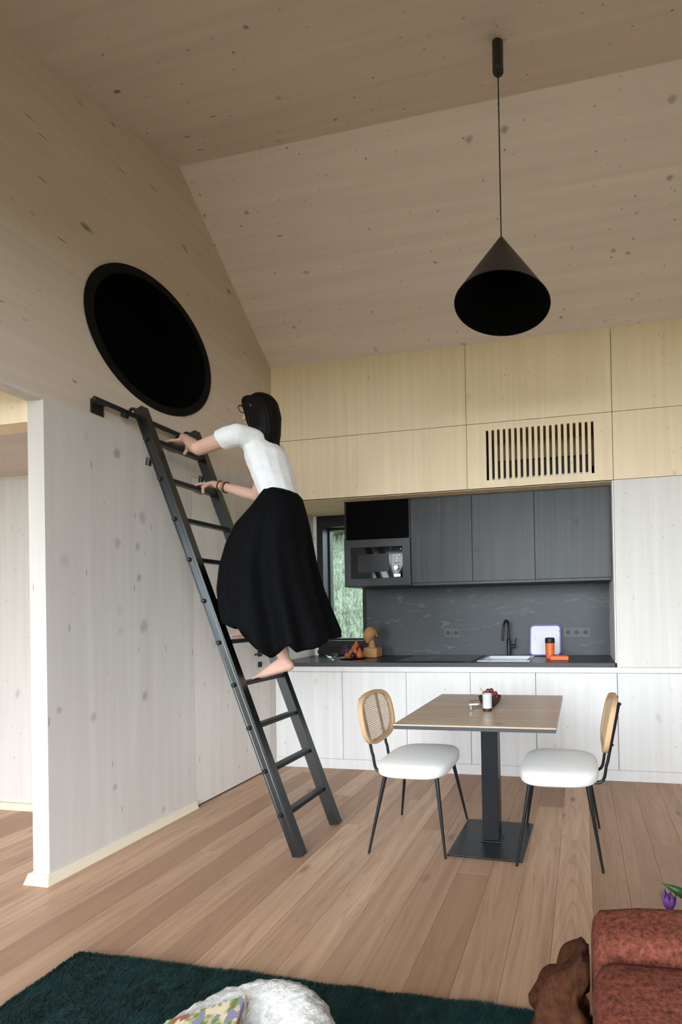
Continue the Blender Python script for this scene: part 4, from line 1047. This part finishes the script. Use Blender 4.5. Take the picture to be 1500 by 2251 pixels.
# flowers behind the sofa
vz = empty('tulip_vase', (2.97, -2.12, .016), 'dark vase of purple tulips and green leaves behind the sofa', 'vase')
MB().lathe([(.05, 0), (.06, .01), (.065, .12), (.045, .26), (.05, .34), (.046, .34), (.04, .26)], (2.97, -2.12, .016), 28).build('vase', 'pot', vz, smooth=True)
def leafblade(name, base, tip, w, m, parent, bend=.03):
    base, tip = Vector(base), Vector(tip); d = tip - base; s = d.cross(Vector((.2, 1, -.65))).normalized(); nrm_ = d.cross(s).normalized(); V = []; F = []
    for k in range(9):
        t = k / 8; c = base + d * t + nrm_ * bend * math.sin(t * PI); ww_ = w * math.sin(min(1, t * 1.05 + .12) * PI) ** .8 if t < .95 else .0006
        V += [c - s * ww_, c + nrm_ * ww_ * .25 , c + s * ww_]
    for k in range(8): F += [(k * 3, k * 3 + 1, k * 3 + 4, k * 3 + 3), (k * 3 + 1, k * 3 + 2, k * 3 + 5, k * 3 + 4)]
    o = MB().add(V, F).build(name, m, parent, smooth='all'); sm = o.modifiers.new('s', 'SOLIDIFY'); sm.thickness = .0012; return o
for bs, tp_, w in (((2.935, -2.15, .498), (2.834, -2.15, .545), .0125), ((2.955, -2.12, .40), (2.905, -2.13, .545), .014), ((2.98, -2.12, .38), (2.955, -2.12, .56), .024), ((2.99, -2.13, .38), (3.0, -2.15, .52), .03), ((2.965, -2.12, .36), (2.93, -2.10, .535), .018), ((2.97, -2.11, .35), (3.05, -2.1, .55), .02), ((2.955, -2.12, .40), (2.905, -2.15, .465), .014), ((2.975, -2.10, .34), (3.0, -2.05, .56), .018)):
    leafblade('leaf', bs, tp_, w, 'leaf', vz)
MB().tube(smooth_path([(2.965, -2.12, .34), (2.955, -2.135, .44), (2.934, -2.15, .499)]), .0025, 6).build('leaf_stalk', 'leaf', vz, smooth=True)
for tx, ty, tz in ((2.874, -2.13, .450), (2.99, -2.09, .53), (3.06, -2.12, .49)):
    stm = MB().tube(smooth_path([(2.965, -2.12, .30), ((2.965 + tx) / 2 + .01, ty, tz - .07), (tx, ty, tz)]), .0035, 8).build('stem', 'leaf', vz, smooth=True)
    fo = MB()
    for k in range(6):
        a = k * PI / 3; rot = Matrix.Translation((tx, ty, tz)) @ Matrix.Rotation(a, 4, 'Z'); V = []; F = []
        for j in range(7):
            t = j / 6; r_ = .004 + .017 * math.sin(t * 2.2) - .006 * t * (k % 2); w = .013 * math.sin(min(1, t + .12) * PI) ** .7 if t < .99 else .0005
            V += [rot @ Vector((r_ * .85, -w, .050 * t)), rot @ Vector((r_, 0, .050 * t)), rot @ Vector((r_ * .85, w, .050 * t))]
        for j in range(6): F += [(j * 3, j * 3 + 1, j * 3 + 4, j * 3 + 3), (j * 3 + 1, j * 3 + 2, j * 3 + 5, j * 3 + 4)]
        fo.add(V, F)
    f_ = fo.build('tulip_head', 'tulip', stm, smooth='all'); sm = f_.modifiers.new('s', 'SOLIDIFY'); sm.thickness = .001
